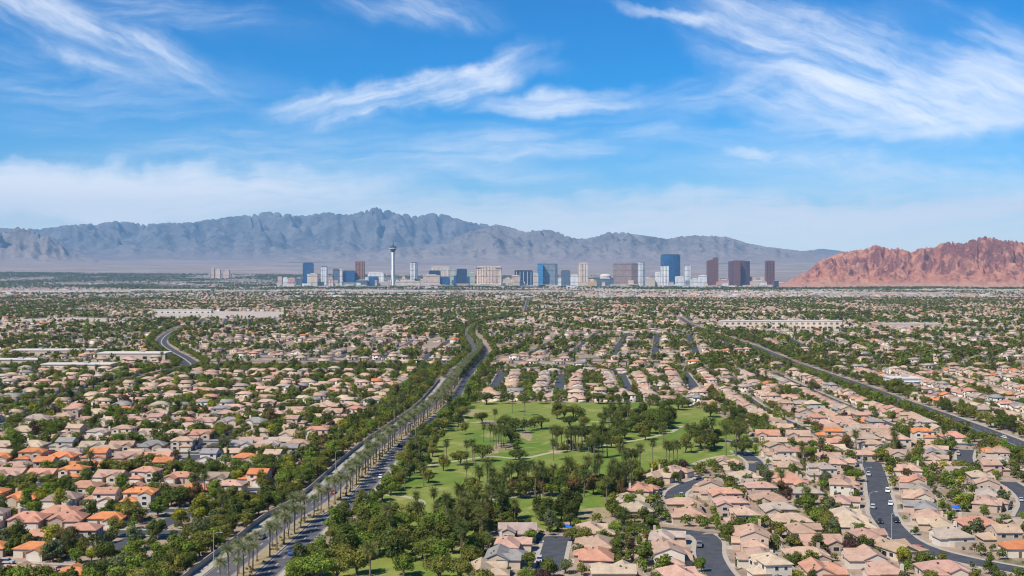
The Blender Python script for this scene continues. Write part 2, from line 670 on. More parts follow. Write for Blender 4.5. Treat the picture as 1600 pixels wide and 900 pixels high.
M['range'] = mat_rock('range_rock', (0.11, 0.112, 0.112), (0.21, 0.195, 0.185), (0.075, 0.08, 0.08), 0.0011, 80.0, (0.30, 0.235, 0.20), (480, 900))
M['near_range'] = mat_rock('grey_range_rock', (0.15, 0.135, 0.128), (0.25, 0.215, 0.19), (0.10, 0.095, 0.09), 0.0014, 50.0, (0.31, 0.25, 0.22), (360, 760))
M['tan_hill'] = mat_rock('tan_hill_rock', (0.25, 0.205, 0.18), (0.35, 0.285, 0.24), (0.18, 0.155, 0.145), 0.0018, 35.0)
M['red_rock'] = mat_rock('red_rock', (0.47, 0.185, 0.115), (0.58, 0.28, 0.18), (0.33, 0.135, 0.095), 0.0050, 34.0, (0.54, 0.33, 0.23), (10, 55), (0.26, 0.108, 0.09))

# ----------------------------------------------------------------------------
# terrain: one sheet from under the camera to behind the mountains
# ----------------------------------------------------------------------------

def ground_z(x, y):
    r = np.sqrt(np.asarray(x, float) ** 2 + np.asarray(y, float) ** 2)
    t = np.clip((r - 11400) / 11000, 0, 2.0)
    return 322 * np.where(t < 1, t ** 1.08, 1 + (t - 1) * .8)


rad = np.unique(np.concatenate([np.linspace(0, 1000, 11), np.geomspace(1000, 11000, 30), np.linspace(11000, 40500, 70)]))
ang = np.linspace(-R(50), R(50), 111)
RR, AA = np.meshgrid(rad, ang, indexing='ij')
gx, gy = RR * np.sin(AA), RR * np.cos(AA) - 300 * (RR < 1)
gz = ground_z(gx, gy) + np.clip((RR - 12500) / 9000, 0, 1) * 40 * (fbm(gx / 1500, gy / 2500, 4, 3) - 0.5)


def grid_quads(nr, nc):
    i = np.arange(nr - 1)[:, None] * nc + np.arange(nc - 1)[None, :]
    return np.stack([i, i + nc, i + nc + 1, i + 1], -1).reshape(-1, 4)


V = np.stack([gx, gy, gz], -1).reshape(-1, 3)
g_me = bulk('ground', V, grid_quads(len(rad), len(ang))[:, ::-1], mats=[M['ground']], smooth=True)
tag(add('ground', g_me), 'tan gravelly valley floor under the whole suburb, rising into pale desert', 'ground', kind='structure')


def mountain(name, px0, px1, ncol, r0, r1, nrow, profile, mat, label, spur, seed, rough, base_fn, tpeak=0.72, power=1.0, n2w=0.28, n3w=0.30):
    px = np.linspace(px0, px1, ncol)
    tan_a = (px - 800) / F
    r = np.linspace(r0, r1, nrow)
    P = np.array(profile, float)
    want = np.interp(px, P[:, 0], P[:, 1])
    X = tan_a[None, :] * r[:, None]
    Y = np.repeat(r[:, None], ncol, 1)
    base = base_fn(X, Y)
    t = np.linspace(0, 1, nrow)[:, None]
    wob = 0.12 * (fbm(X / (spur * 3), Y * 0 + 3.1, 3, seed + 40) - 0.5)
    tp = tpeak + wob
    E = np.where(t < tp, (t / tp), np.clip((1 - t) / (1 - tp), 0, 1))
    E = np.clip(E, 0, 1) ** power
    E = E * E * (3 - 2 * E) * 0.45 + E * 0.55
    wx = X + spur * 0.5 * (fbm(X / spur, Y / spur, 3, seed + 9) - 0.5)
    wy = Y + spur * 0.8 * (fbm(X / spur + 7.7, Y / spur, 3, seed + 11) - 0.5)
    n1 = ridged((wx + .45 * wy) / spur, (wy - .2 * wx) / (spur * 1.6), 6, seed)
    n2 = ridged((wx - .4 * wy) / (spur * 0.33), wy / (spur * 0.42), 4, seed + 20) * np.clip(1.28 - E, .30, 1)
    n3 = fbm(X / (spur * 1.7), Y / (spur * 1.7), 4, seed + 30)
    h = E * (1 - rough + rough * (0.55 * n1 + n2w * n2 + n3w * n3) * 1.45)
    H_want = (EYE + (HOR - want) / F * r.mean()) - base.mean(0)
    h = h * np.maximum(H_want, 1.0)[None, :]
    for _ in range(4):
        elev = (base + h - EYE) / Y
        jmax = elev.argmax(0)
        need = np.clip(((HOR - want) / F * Y[jmax, range(ncol)] + EYE - base[jmax, range(ncol)]), 0, None)
        have = np.maximum(h[jmax, range(ncol)], 1.0)
        s = np.clip(need / have, 0.25, 2.5)
        nk = max(5, int(ncol / (px1 - px0) * 14)) | 1
        k = np.hanning(nk + 2)[1:-1]
        k /= k.sum()
        s = np.exp(np.convolve(np.pad(np.log(s), nk // 2, mode='edge'), k, 'valid'))
        h = h * s[None, :]
    for _ in range(5 if r0 > 15000 else 2):
        hp = np.pad(h, ((0, 0), (1, 1)), mode='edge')
        h = .25 * hp[:, :-2] + .5 * hp[:, 1:-1] + .25 * hp[:, 2:]
    h *= np.clip((px - px0) / (0.02 * (px1 - px0)), 0, 1)[None, :] * np.clip((px1 - px) / (0.02 * (px1 - px0)), 0, 1)[None, :]
    Z = base + h - 3.0
    me = bulk(name, np.stack([X, Y, Z], -1).reshape(-1, 3), grid_quads(nrow, ncol)[:, ::-1], mats=[mat], smooth=False)
    return tag(add(name, me), label, 'mountain', kind='structure')


gz_fn = lambda X, Y: ground_z(X, Y)
mountain('mountain_range', -260, 1420, 1100, 29000, 39500, 190,
         [(-260, 352), (0, 356), (60, 357), (100, 352), (150, 347), (185, 344), (205, 347), (230, 349), (270, 347), (300, 346), (350, 339), (372, 337),
          (400, 333), (425, 330), (450, 333), (470, 336), (490, 334), (510, 331), (530, 334), (547, 334), (570, 328), (590, 322), (612, 329), (640, 335), (660, 336),
          (677, 332), (700, 336), (730, 346), (760, 349), (790, 356), (840, 366), (900, 380), (1000, 390), (1200, 393), (1255, 391), (1285, 388), (1330, 394), (1420, 400)],
         M['range'], 'long hazy blue mountain range along the horizon', 1060, 11, 0.84, gz_fn, 0.70, 1.45, 0.42, 0.36)
mountain('grey_mountain_range', 560, 1460, 800, 23600, 30200, 160,
         [(560, 412), (600, 405), (640, 396), (690, 380), (730, 362), (775, 350), (800, 355), (822, 361), (845, 358), (868, 360), (895, 371), (918, 372), (940, 366), (955, 361), (975, 362), (1000, 367),
          (1025, 370), (1045, 373), (1062, 369), (1090, 367), (1130, 368), (1150, 374), (1170, 380), (1200, 385), (1230, 389), (1262, 393), (1300, 398), (1380, 405), (1460, 412)],
         M['near_range'], 'lower grey mountains in front of the blue range behind the brown towers', 830, 23, 0.82, gz_fn, 0.72, 1.35, 0.42, 0.36)
mountain('tan_foothill', -170, 160, 300, 22500, 26500, 110,
         [(-170, 362), (-60, 360), (-20, 362), (10, 360), (28, 354), (48, 360), (62, 364), (72, 366), (84, 372), (98, 384), (112, 393), (135, 402), (160, 408)],
         M['near_range'], 'tan rocky foothill in front of the western end of the blue range', 430, 57, 0.86, gz_fn, 0.66)
mountain('low_foothill', 380, 760, 260, 25500, 28500, 60,
         [(380, 409), (440, 402), (500, 396), (530, 391), (560, 397), (610, 388), (640, 384), (690, 392), (730, 400), (760, 408)],
         M['near_range'], 'low pale foothills at the foot of the blue range behind the white tower', 360, 71, 0.8, gz_fn, 0.62)
mountain('red_rock_hills', 1206, 2000, 760, 9150, 11300, 190,
         [(1206, 449), (1222, 444), (1240, 434), (1265, 421), (1278, 408), (1290, 403), (1304, 398), (1314, 394), (1330, 391), (1346, 389), (1358, 386), (1369, 381), (1380, 385), (1391, 388), (1402, 387),
          (1413, 390), (1426, 394), (1434, 388), (1448, 386), (1462, 386), (1470, 378), (1482, 376), (1500, 377), (1512, 376), (1524, 371), (1536, 369), (1550, 370), (1561, 373), (1580, 375), (1600, 379),
          (1640, 372), (1700, 385), (1780, 398), (1880, 420), (2000, 447)],
         M['red_rock'], 'craggy red rock hills standing behind the suburb beside the last brown tower', 230, 91, 0.90, lambda X, Y: X * 0.0, 0.60, 1.1, 0.54, 0.55)

# the air: one box of even haze round everything, sky outside
hz, t = material('haze')
vp = t.node('ShaderNodeVolumePrincipled')
t.put(vp.inputs['Color'], (0.34, 0.64, 1.0))
t.put(vp.inputs['Density'], HAZE_DENSITY)
t.put(vp.inputs['Anisotropy'], 0.0)
vp.inputs['Density Attribute'].default_value = ''
vp.inputs['Color Attribute'].default_value = ''
vp.inputs['Temperature Attribute'].default_value = ''
o = t.node('ShaderNodeOutputMaterial')
hz.node_tree.links.new(vp.outputs[0], o.inputs['Volume'])
hz.cycles.homogeneous_volume = True
g = Geo()
g.box(-30000, 30000, -600, 40600, -6, 2650)
tag(add('haze', g.mesh('haze', [hz])), 'thin blue haze in the air over the valley', 'haze', kind='stuff')

# ----------------------------------------------------------------------------
# occupancy map of the near suburb, 2 m cells
# ----------------------------------------------------------------------------
OX0, OX1, OY0, OY1, CELL = -2100.0, 2100.0, 300.0, 4700.0, 2.0
NX, NY = int((OX1 - OX0) / CELL), int((OY1 - OY0) / CELL)
occ = np.zeros((NX, NY), np.uint8)       # 1 road, 2 golf, 3 house, 4 open lot, 5 big building
treeocc = np.zeros((NX, NY), bool)


def paint_line(line, half, val):
    d = np.linalg.norm(np.diff(line, axis=0), axis=1)
    for i in range(len(line) - 1):
        n = max(1, int(d[i] / 1.6))
        for k in range(n):
            p = line[i] + (line[i + 1] - line[i]) * k / n
            i0, i1 = int((p[0] - half - OX0) / CELL), int((p[0] + half - OX0) / CELL) + 1
            j0, j1 = int((p[1] - half - OY0) / CELL), int((p[1] + half - OY0) / CELL) + 1
            if i1 < 0 or j1 < 0 or i0 >= NX or j0 >= NY:
                continue
            occ[max(i0, 0):i1, max(j0, 0):j1] = val


def in_poly(x, y, poly):
    c = np.zeros(np.shape(x), bool)
    n = len(poly)
    for i in range(n):
        x0, y0 = poly[i]
        x1, y1 = poly[(i + 1) % n]
        c ^= ((y0 > y) != (y1 > y)) & (x < (x1 - x0) * (y - y0) / (y1 - y0 + 1e-12) + x0)
    return c


CXg, CYg = np.meshgrid(OX0 + (np.arange(NX) + .5) * CELL, OY0 + (np.arange(NY) + .5) * CELL, indexing='ij')


def occ_at(x, y):
    i = np.clip(((np.asarray(x) - OX0) / CELL).astype(int), 0, NX - 1)
    j = np.clip(((np.asarray(y) - OY0) / CELL).astype(int), 0, NY - 1)
    return occ[i, j]


# ----------------------------------------------------------------------------
# golf course, paths
# ----------------------------------------------------------------------------
GOLF_PX = [(470, 930), (520, 880), (560, 825), (600, 770), (640, 722), (690, 668), (712, 632), (800, 628), (900, 629), (1000, 629), (1062, 633),
           (1105, 640), (1135, 655), (1165, 675), (1186, 700), (1172, 722), (1110, 727), (1040, 735), (1000, 747), (965, 768), (955, 790), (940, 815),
           (880, 815), (872, 832), (800, 815), (760, 832), (735, 860), (722, 930)]
GOLF = [at(*p) for p in GOLF_PX]
occ[in_poly(CXg, CYg, GOLF)] = 2
gl = Geo()
gl.face([(x, y, 0.02) for x, y in curve(GOLF + [GOLF[0]], 8)[:-1]])
tag(add('golf_lawn', gl.mesh('golf_lawn', [M['turf']])), 'green mown golf course lawn with paler dry patches', 'lawn', kind='structure')

PATHS = [[(600, 731), (628, 732), (666, 728), (700, 722), (731, 718), (765, 713), (799, 716), (825, 715), (862, 707), (900, 702), (940, 697), (975, 691), (1009, 685), (1046, 676), (1063, 667), (1085, 662)],
         [(1078, 728), (1106, 717), (1134, 712), (1172, 709)], [(596, 773), (625, 775), (650, 780), (660, 787), (640, 797)],
         [(735, 786), (780, 779), (830, 775), (870, 773), (896, 774)], [(628, 732), (640, 723), (664, 716)],
         [(735, 661), (760, 660), (800, 659)], [(885, 660), (920, 659), (960, 659)]]
pg = Geo()
for p in PATHS:
    L = curve([at(*q) for q in p], 5)
    strip(pg, L, -1.5, 1.5, 0.045)
tag(add('cart_path', pg.mesh('cart_path', [M['path']])), 'pale winding cart path across the golf course', 'path', kind='structure')


def patch(g, px, py, rx, ry, seed, z=0.035):
    x, y = at(px, py)
    rx, ry = rx * .75, ry * .8
    r_ = np.random.default_rng(seed)
    a = np.linspace(0, 2 * np.pi, 26)[:-1]
    k = 1 + 0.22 * np.sin(2 * a + r_.uniform(0, 6)) + 0.14 * np.sin(5 * a + r_.uniform(0, 6)) + 0.08 * np.sin(9 * a + r_.uniform(0, 6))
    g.face([(x + rx * k[i] * math.cos(a[i]), y + ry * k[i] * math.sin(a[i]), z) for i in range(25)])


dp = Geo()
for i, q in enumerate([(822, 680, 5, 22), (766, 661, 10, 16), (735, 645, 9, 14), (842, 768, 7, 12), (930, 803, 10, 14), (765, 704, 8, 14), (668, 835, 7, 9), (845, 763, 6, 8), (700, 850, 6, 10),
                       (560, 868, 6, 10), (620, 845, 8, 10), (545, 835, 5, 9), (1150, 722, 12, 6), (720, 657, 7, 10), (868, 706, 6, 8), (788, 697, 8, 14)]):
    patch(dp, *q, seed=i, z=0.03 + 0.001 * i)
tag(add('bare_dirt_ground', dp.mesh('bare_dirt_ground', [M['dirt']])), 'bare tan dirt patches under the golf course trees', 'dirt', kind='structure')

# ----------------------------------------------------------------------------
# roads
# ----------------------------------------------------------------------------
MED_PX = [(361, 916), (399.6, 882), (445.8, 842), (477.6, 813), (534, 775), (606, 700.6), (681, 640), (704, 612), (724, 582), (746, 559), (750, 546), (742, 532), (736, 521), (744, 509), (765, 501), (795, 495), (817, 486), (823, 474), (825, 462)]
MED = [at(*p) for p in MED_PX]
MED = [(MED[0][0] - 2.5, 305.0)] + MED
median = curve(MED, 7)
n_ = normals(median)


def avenue(name, line, half_w, lab, mat, left=None, right=None):
    g = Geo()
    taper = np.interp(line[:, 1], [1300, 2100, 3000], [1.0, .5, .25])[:, None]
    n = normals(line)
    a, b = line - n * (left or half_w) * taper, line + n * (right or half_w) * taper
    for i in range(len(line) - 1):
        g.face([(*a[i], .03), (*b[i], .03), (*b[i + 1], .03), (*a[i + 1], .03)])
    return tag(add(name, g.mesh(name, [mat])), lab, 'road', kind='structure')


avenue('boulevard_road', median[median[:, 1] < 2350], 12, 'grey asphalt boulevard with two carriageways and a palm median', M['asphalt_grey'], 12.0, 10.5)
g = Geo()
strip(g, median[median[:, 1] < 2350], -2.6, 2.6, 0.16, skirt=True)
tag(add('median_strip_ground', g.mesh('median_strip_ground', [M['dirt']])), 'raised gravel median strip under the boulevard palms', 'median', kind='structure')
g = Geo()
full_median = median
median = median[median[:, 1] < 1350]
strip(g, median, -2.95, -2.62, 0.18, skirt=True)
strip(g, median, 2.62, 2.95, 0.18, skirt=True)
strip(g, median, -15.6, -12.02, 0.14, skirt=True)
strip(g, median, 10.52, 12.9, 0.14, skirt=True)
tag(add('boulevard_kerb', g.mesh('boulevard_kerb', [M['concrete']])), 'pale kerbs and sidewalks along the palm boulevard', 'sidewalk', kind='structure')
median = full_median
paint_line(median[median[:, 1] < 1700], 17, 1)
paint_line(median[(median[:, 1] > 1690) & (median[:, 1] < 2350)], 10, 1)
far_line = curve([at(819, 489), at(823, 476), at(826, 463)], 40)
avenue('far_straight_road', far_line, 5, 'narrow dark road running straight toward the skyline', M['asphalt'], 11, 11)
paint_line(far_line, 7, 1)

AV_PX = [(1700, 748), (1600, 702), (1566, 687), (1479, 654), (1445, 642), (1389, 622), (1352, 608), (1319, 596), (1274, 581), (1234, 567), (1206, 555), (1178, 543), (1140, 529), (1100, 516), (1076, 505), (1062, 496)]
AV = [at(*p) for p in AV_PX]
avline = curve(AV, 8)
avenue('avenue_road', avline, 9.5, 'dark avenue running away along the eastern edge of the tan houses', M['asphalt'])
WAV_PX = [(-40, 652), (0, 642), (82, 625), (150, 608), (207, 594), (262, 583), (297, 573), (290, 562), (266, 548), (252, 535), (262, 522), (285, 512), (330, 503)]
wavline = curve([at(*p) for p in WAV_PX], 9)
avenue('curving_road', wavline, 9.5, 'winding dual road through the far western houses', M['asphalt'], 8.5, 8.5)
g = Geo()
strip(g, wavline, -0.7, 0.7, 0.15, skirt=True)
tag(add('curving_road_median', g.mesh('curving_road_median', [M['concrete']])), 'narrow raised median along the winding western road', 'median', kind='structure')
g = Geo()
for line, a in ((avline, 9.5), (wavline, 8.5)):
    line = line[line[:, 1] < 760] if a < 10 else line
    strip(g, line, -a - 2.2, -a - .02, 0.14, skirt=True)
    strip(g, line, a + .02, a + 2.2, 0.14, skirt=True)
tag(add('avenue_sidewalk', g.mesh('avenue_sidewalk', [M['concrete']])), 'pale sidewalks along the avenues', 'sidewalk', kind='structure')
paint_line(avline[avline[:, 1] < 1500], 12, 1)
paint_line(avline[avline[:, 1] > 1480], 7, 1)
paint_line(wavline, 11, 1)

mk = Geo()


def dashes(line, off, dash=3.0, gap=6.0, w=0.16, z=0.036, solid=False):
    n = normals(line)
    s = np.concatenate([[0], np.cumsum(np.linalg.norm(np.diff(line, axis=0), axis=1))])
    q = 0.0
    end = min(s[-1], 900)
    while q < end:
        p = [np.array([np.interp(v, s, line[:, 0]), np.interp(v, s, line[:, 1])]) for v in (q, min(q + (gap + dash if solid else dash), end))]
        t = p[1] - p[0]
        t = t / (np.linalg.norm(t) + 1e-9)
        nn = np.array([t[1], -t[0]])
        a = [p[0] + nn * (off - w), p[0] + nn * (off + w), p[1] + nn * (off + w), p[1] + nn * (off - w)]
        mk.face([(x, y, z) for x, y in a])
        q += dash + gap


for off in (-9.0, -6.0, 6.6):
    dashes(median, off)
for off in (-3.5, 10.0, -11.6, 3.6):
    dashes(median, off, w=0.09, solid=True)
for off in (-4.6, 4.6):
    dashes(avline, off)
for off in (-0.35, 0.35):
    dashes(avline, off, w=0.09, solid=True)
tag(add('road_marking_lines', mk.mesh('road_marking_lines', [M['marking']])), 'white lane dashes and edge lines painted on the boulevard and avenue', 'marking', kind='structure')

# residential streets ---------------------------------------------------------
STREETS = []          # dict(line, desc, a, b): a and b name the rows on the two sides


def street(pts, desc, half=4.1, houses=True, cul=False, name='residential_street', paint=True, offset=13.4, rows=('left', 'right'), end='near end'):
    line = curve(pts, 5)
    STREETS.append(dict(line=line, desc=desc, half=half, houses=houses, cul=cul, off=offset, rows=rows, end=end))
    if paint:
        paint_line(line, half + (.3 if houses else 1.0), 1)
    return line


def blx(y):
    return float(np.interp(y, median[:, 1], median[:, 0])) - 15.5


def avx(y):
    return float(np.interp(y, avline[:, 1], avline[:, 0]))


EAST = 'the %s'
street([(172.5, 552), (163, 515), (153.7, 483), (146, 455), (140.6, 438), (136, 412), (134.5, 392), (137, 378), (145, 364), (158, 350), (170, 338)], 'long bending dark street', 4.4, cul=True)
street([(66, 332), (63, 345), (63.5, 370), (67, 392), (66, 402)], 'short dark curve beside concrete kerb', 4.2)
street([(66, 402), (53, 410), (36, 413)], 'cross street', houses=False)
street([(11, 352), (13, 372), (15, 392)], 'short cul-de-sac below golf course', 4.0, cul=True)
street([(65, 462), (69, 482), (78, 500), (90, 515)], 'short curved street beside golf course', 3.9)
street([(112, 528), (118, 560), (117, 595)], 'hidden lane beside golf course', 3.6)
street([(192, 430), (205, 455), (213, 480), (217, 505)], 'narrow street near avenue', 3.9)
street([(190, 335), (198, 370), (216, 400), (222, 420)], 'hidden street near avenue', 3.6)
street([(214, 540), (224, 570), (236, 598)], 'upper street near avenue', 3.6)
street([(116, 628), (180, 622), (250, 616)], 'cross street beyond bending street', 4.1, offset=13.2)
street([(172, 660), (170, 760), (176, 880)], 'inner street beyond golf course', 3.2)
street([(228, 655), (232, 780), (240, 1010), (245, 1075)], 'outer street inside avenue', 3.2)
street([(-14.5, 905), (-12.5, 985), (-9.5, 1075)], 'first street above golf course', 4.0, cul=True)
street([(34.6, 868), (39, 950), (45, 1040)], 'second street above golf course', 4.0, cul=True)
street([(91, 888), (96, 980), (100.5, 1062)], 'third street above golf course', 4.0, cul=True)
street([(142, 900), (150, 955), (160.4, 1075)], 'fourth street above golf course', 4.0, cul=True)
street([(-45, 1092), (60, 1098), (160, 1092), (278, 1080)], 'cross street', houses=False)
ordn = ['first', 'second', 'third', 'fourth', 'fifth', 'sixth', 'seventh', 'eighth', 'ninth', 'tenth', 'eleventh', 'twelfth', 'thirteenth', 'fourteenth', 'fifteenth', 'sixteenth', 'seventeenth', 'eighteenth', 'nineteenth']
tens = {2: 'twent', 3: 'thirt', 4: 'fort', 5: 'fift', 6: 'sixt', 7: 'sevent', 8: 'eight', 9: 'ninet'}


def ordinal(n):
    """0 -> first"""
    n += 1
    if n == 100:
        return 'hundredth'
    if n > 100:
        return 'hundred-' + ordinal(n - 101)
    if n <= 19:
        return ordn[n - 1]
    t_, u = divmod(n, 10)
    return tens[t_] + 'ieth' if u == 0 else tens[t_] + 'y-' + ordn[u - 1]


# west of the boulevard: two streets along it, the others across
for off_, nm, y0, y1 in ((33, 'short street beside boulevard wall', 372, 470), (82, 'short street', 560, 650), (232, 'long street further west', 560, 800)):
    street([(blx(y) - off_ + 6 * math.sin(y / 70.0), y) for y in range(y0, y1, 20)], nm, 3.7, houses=False)
for k in range(16):
    y = 352 + 46.5 * k
    ph = k * 1.7
    street([(blx(y) - 21 - q, y + 6 * math.sin(q / 60.0 + ph) + .04 * q) for q in range(0, 470, 30)], ordn[k] + ' cross street west of boulevard', 3.8, offset=12.5, rows=('near', 'far'), end='boulevard')
# east of the avenue
for k in range(7):
    pts = [(avx(y) + 52 + 55 * k + 5 * math.sin(y / 80.0 + k), y) for y in range(560, 1101, 60)]
    street(pts, ordn[k] + ' street east of avenue', 4.1)

sg, wg = Geo(), Geo()
for s in STREETS:
    L = s['line']
    # leave out what runs onto the golf lawn
    strip(sg, L, -s['half'], s['half'], 0.034 if s['houses'] else 0.026)
    if s['houses']:
        strip(wg, L, -s['half'] - 1.5, -s['half'] - .02, 0.13, skirt=True)
        strip(wg, L, s['half'] + .02, s['half'] + 1.5, 0.13, skirt=True)
    if s['cul']:
        c = L[0] if s['desc'].startswith('long') else L[-1]
        sg.face([(c[0] + 7.5 * math.cos(a), c[1] + 7.5 * math.sin(a), 0.042) for a in np.linspace(0, 2 * np.pi, 25)[:-1]])
tag(add('residential_street', sg.mesh('residential_street', [M['asphalt']])), 'dark asphalt residential streets between the houses', 'street', kind='structure')
tag(add('residential_sidewalk', wg.mesh('residential_sidewalk', [M['concrete']])), 'pale concrete sidewalks along the residential streets', 'sidewalk', kind='structure')

# pale bare lots
lots = Geo()
LOT_PX = [[(235, 497), (248, 489), (300, 486), (442, 487), (446, 494), (420, 498)], [(0, 500), (120, 496), (200, 499), (180, 503), (0, 504)],
          [(1180, 515), (1330, 514), (1340, 518), (1170, 519)], [(1400, 452), (1600, 453), (1650, 456), (1395, 455)], [(560, 458), (700, 457.5), (720, 459), (560, 460)]]
for i, pl in enumerate(LOT_PX):
    P = [at(*q) for q in pl]
    lots.face([(x, y, 0.10 + 0.05 * i) for x, y in P])
    occ[in_poly(CXg, CYg, P)] = 4
tag(add('bare_lot_ground', lots.mesh('bare_lot_ground', [M['pale_dirt']])), 'pale bare lots among the far houses', 'ground', kind='structure')

# ----------------------------------------------------------------------------
# the skyline
# ----------------------------------------------------------------------------

def facade(name, wall, glass, bay=9.0, floor=7.5, glass_w=0.6, glass_h=0.6, rough=0.5, spec=0.4, var=0.1, vertical=False):
    m, t = material(name)
    c = t.sep(objcoord(t))
    h = t.m('ADD', c[0], c[1])
    fx = t.m('FRACT', t.m('MULTIPLY', h, 1.0 / bay))
    fz = t.m('FRACT', t.m('MULTIPLY', c[2], 1.0 / floor))
    wx = t.m('LESS_THAN', fx, glass_w)
    wz = t.m('LESS_THAN', fz, glass_h)
    win = wx if vertical else t.m('MULTIPLY', wx, wz)
    n = t.noise(pos(t), 0.03, 4, 0.6)
    k = t.rng(n, 0.3, 0.7, 1 - var, 1 + var)
    cell = t.xyz(t.m('FLOOR', t.m('MULTIPLY', h, .5 / bay)), t.m('FLOOR', t.m('MULTIPLY', c[2], .5 / floor)), 0.0)
    wn = t.node('ShaderNodeTexWhiteNoise', noise_dimensions='3D')
    t.put(wn.inputs['Vector'], cell)
    gv = t.rng(wn.outputs['Value'], 0, 1, .45, 1.75)  # random brightness per glass cell: varied reflections painted into the colour
    glass = t.mix(1.0, glass, t.xyz(gv, gv, gv), 'MULTIPLY')
    colr = t.mix(win, wall, glass)
    mech = t.m('LESS_THAN', t.m('FRACT', t.m('MULTIPLY_ADD', c[2], 1 / 52.0, .31)), .11)
    colr = t.mix(t.m('MULTIPLY', mech, .5), colr, (.06, .06, .065))
    colr = t.mix(1.0, colr, t.xyz(k, k, k), 'MULTIPLY')
    surface(t, colr, rough, spec)
    return m


FC = {
    'cream': facade('facade_cream', (0.70, 0.57, 0.44), (0.20, 0.16, 0.14), 10, 7, .45, .5),
    'beige': facade('facade_beige', (0.58, 0.44, 0.34), (0.34, 0.25, 0.2), 9, 6, .5, .5),
    'stripe': facade('facade_stripe', (0.74, 0.60, 0.46), (0.30, 0.17, 0.12), 13, 7, .48, .5, vertical=True),
    'white': facade('facade_white', (0.78, 0.76, 0.72), (0.20, 0.23, 0.27), 11, 7, .45, .5),
    'whitev': facade('facade_white_fins', (0.80, 0.78, 0.74), (0.20, 0.23, 0.27), 12, 7, .42, .5, vertical=True),
    'blue': facade('facade_blue_glass', (0.020, 0.095, 0.22), (0.012, 0.060, 0.16), 12, 8, .6, .6, .25, .6),
    'bluelight': facade('facade_light_blue_glass', (0.05, 0.24, 0.46), (0.035, 0.17, 0.36), 12, 8, .6, .6, .3, .6),
    'navy': facade('facade_navy_glass', (0.028, 0.052, 0.105), (0.016, 0.032, 0.07), 10, 8, .6, .6, .3, .5),
    'slate': facade('facade_slate', (0.12, 0.16, 0.20), (0.06, 0.09, 0.13), 11, 8, .55, .6, .4, .5),
    'steel': facade('facade_steel', (0.24, 0.27, 0.29), (0.10, 0.15, 0.19), 12, 8, .5, .6, .4, .5),
    'bronze': facade('facade_bronze', (0.36, 0.155, 0.075), (0.19, 0.085, 0.05), 11, 8, .45, .6, .4, .5),
    'brown': facade('facade_brown', (0.20, 0.085, 0.07), (0.09, 0.045, 0.045), 10, 8, .5, .6, .35, .5),
    'plum': facade('facade_plum', (0.125, 0.062, 0.075), (0.05, 0.036, 0.065), 10, 8, .5, .6, .35, .5),
    'taupe': facade('facade_taupe', (0.33, 0.235, 0.20), (0.22, 0.16, 0.14), 9, 7, .5, .5),
    'taupedark': facade('facade_dark_taupe', (0.19, 0.13, 0.115), (0.12, 0.085, 0.08), 9, 7, .5, .5),
    'pink': facade('facade_pink', (0.55, 0.33, 0.29), (0.36, 0.22, 0.2), 10, 7, .4, .5),
    'green': facade('facade_pale_green', (0.45, 0.48, 0.38), (0.28, 0.31, 0.26), 10, 7, .4, .5),
    'concrete': mat_plain('tower_concrete', (0.80, 0.78, 0.73), 0.85, 0.06, 0.05),
    'dark': mat_plain('dark_metal', (0.06, 0.06, 0.065), 0.5, 0.1, 0.05),
    'tan': mat_plain('tan_wall', (0.50, 0.41, 0.33), 0.9, 0.1, 0.02),
    'paler': mat_plain('pale_roof', (0.58, 0.52, 0.46), 0.9, 0.08, 0.01),
    'ochre': mat_plain('ochre_wall', (0.50, 0.34, 0.19), 0.9, 0.1, 0.02),
    'salmon': mat_plain('salmon_wall', (0.50, 0.30, 0.24), 0.9, 0.1, 0.02),
}
SKY_D = 10130.0


def sx(px, dist=SKY_D):
    return (px - 800) / F * dist


def oct_outline(w, d, c):
    return [(-w / 2 + c, -d / 2), (w / 2 - c, -d / 2), (w / 2, -d / 2 + c), (w / 2, d / 2 - c), (w / 2 - c, d / 2), (-w / 2 + c, d / 2), (-w / 2, d / 2 - c), (-w / 2, -d / 2 + c)]


def arc_outline(w, d, bulge, n=10):
    front = [(-w / 2 + w * i / n, -d / 2 - bulge * (1 - (2 * i / n - 1) ** 2)) for i in range(n + 1)]
    return front + [(w / 2, d / 2), (-w / 2, d / 2)]


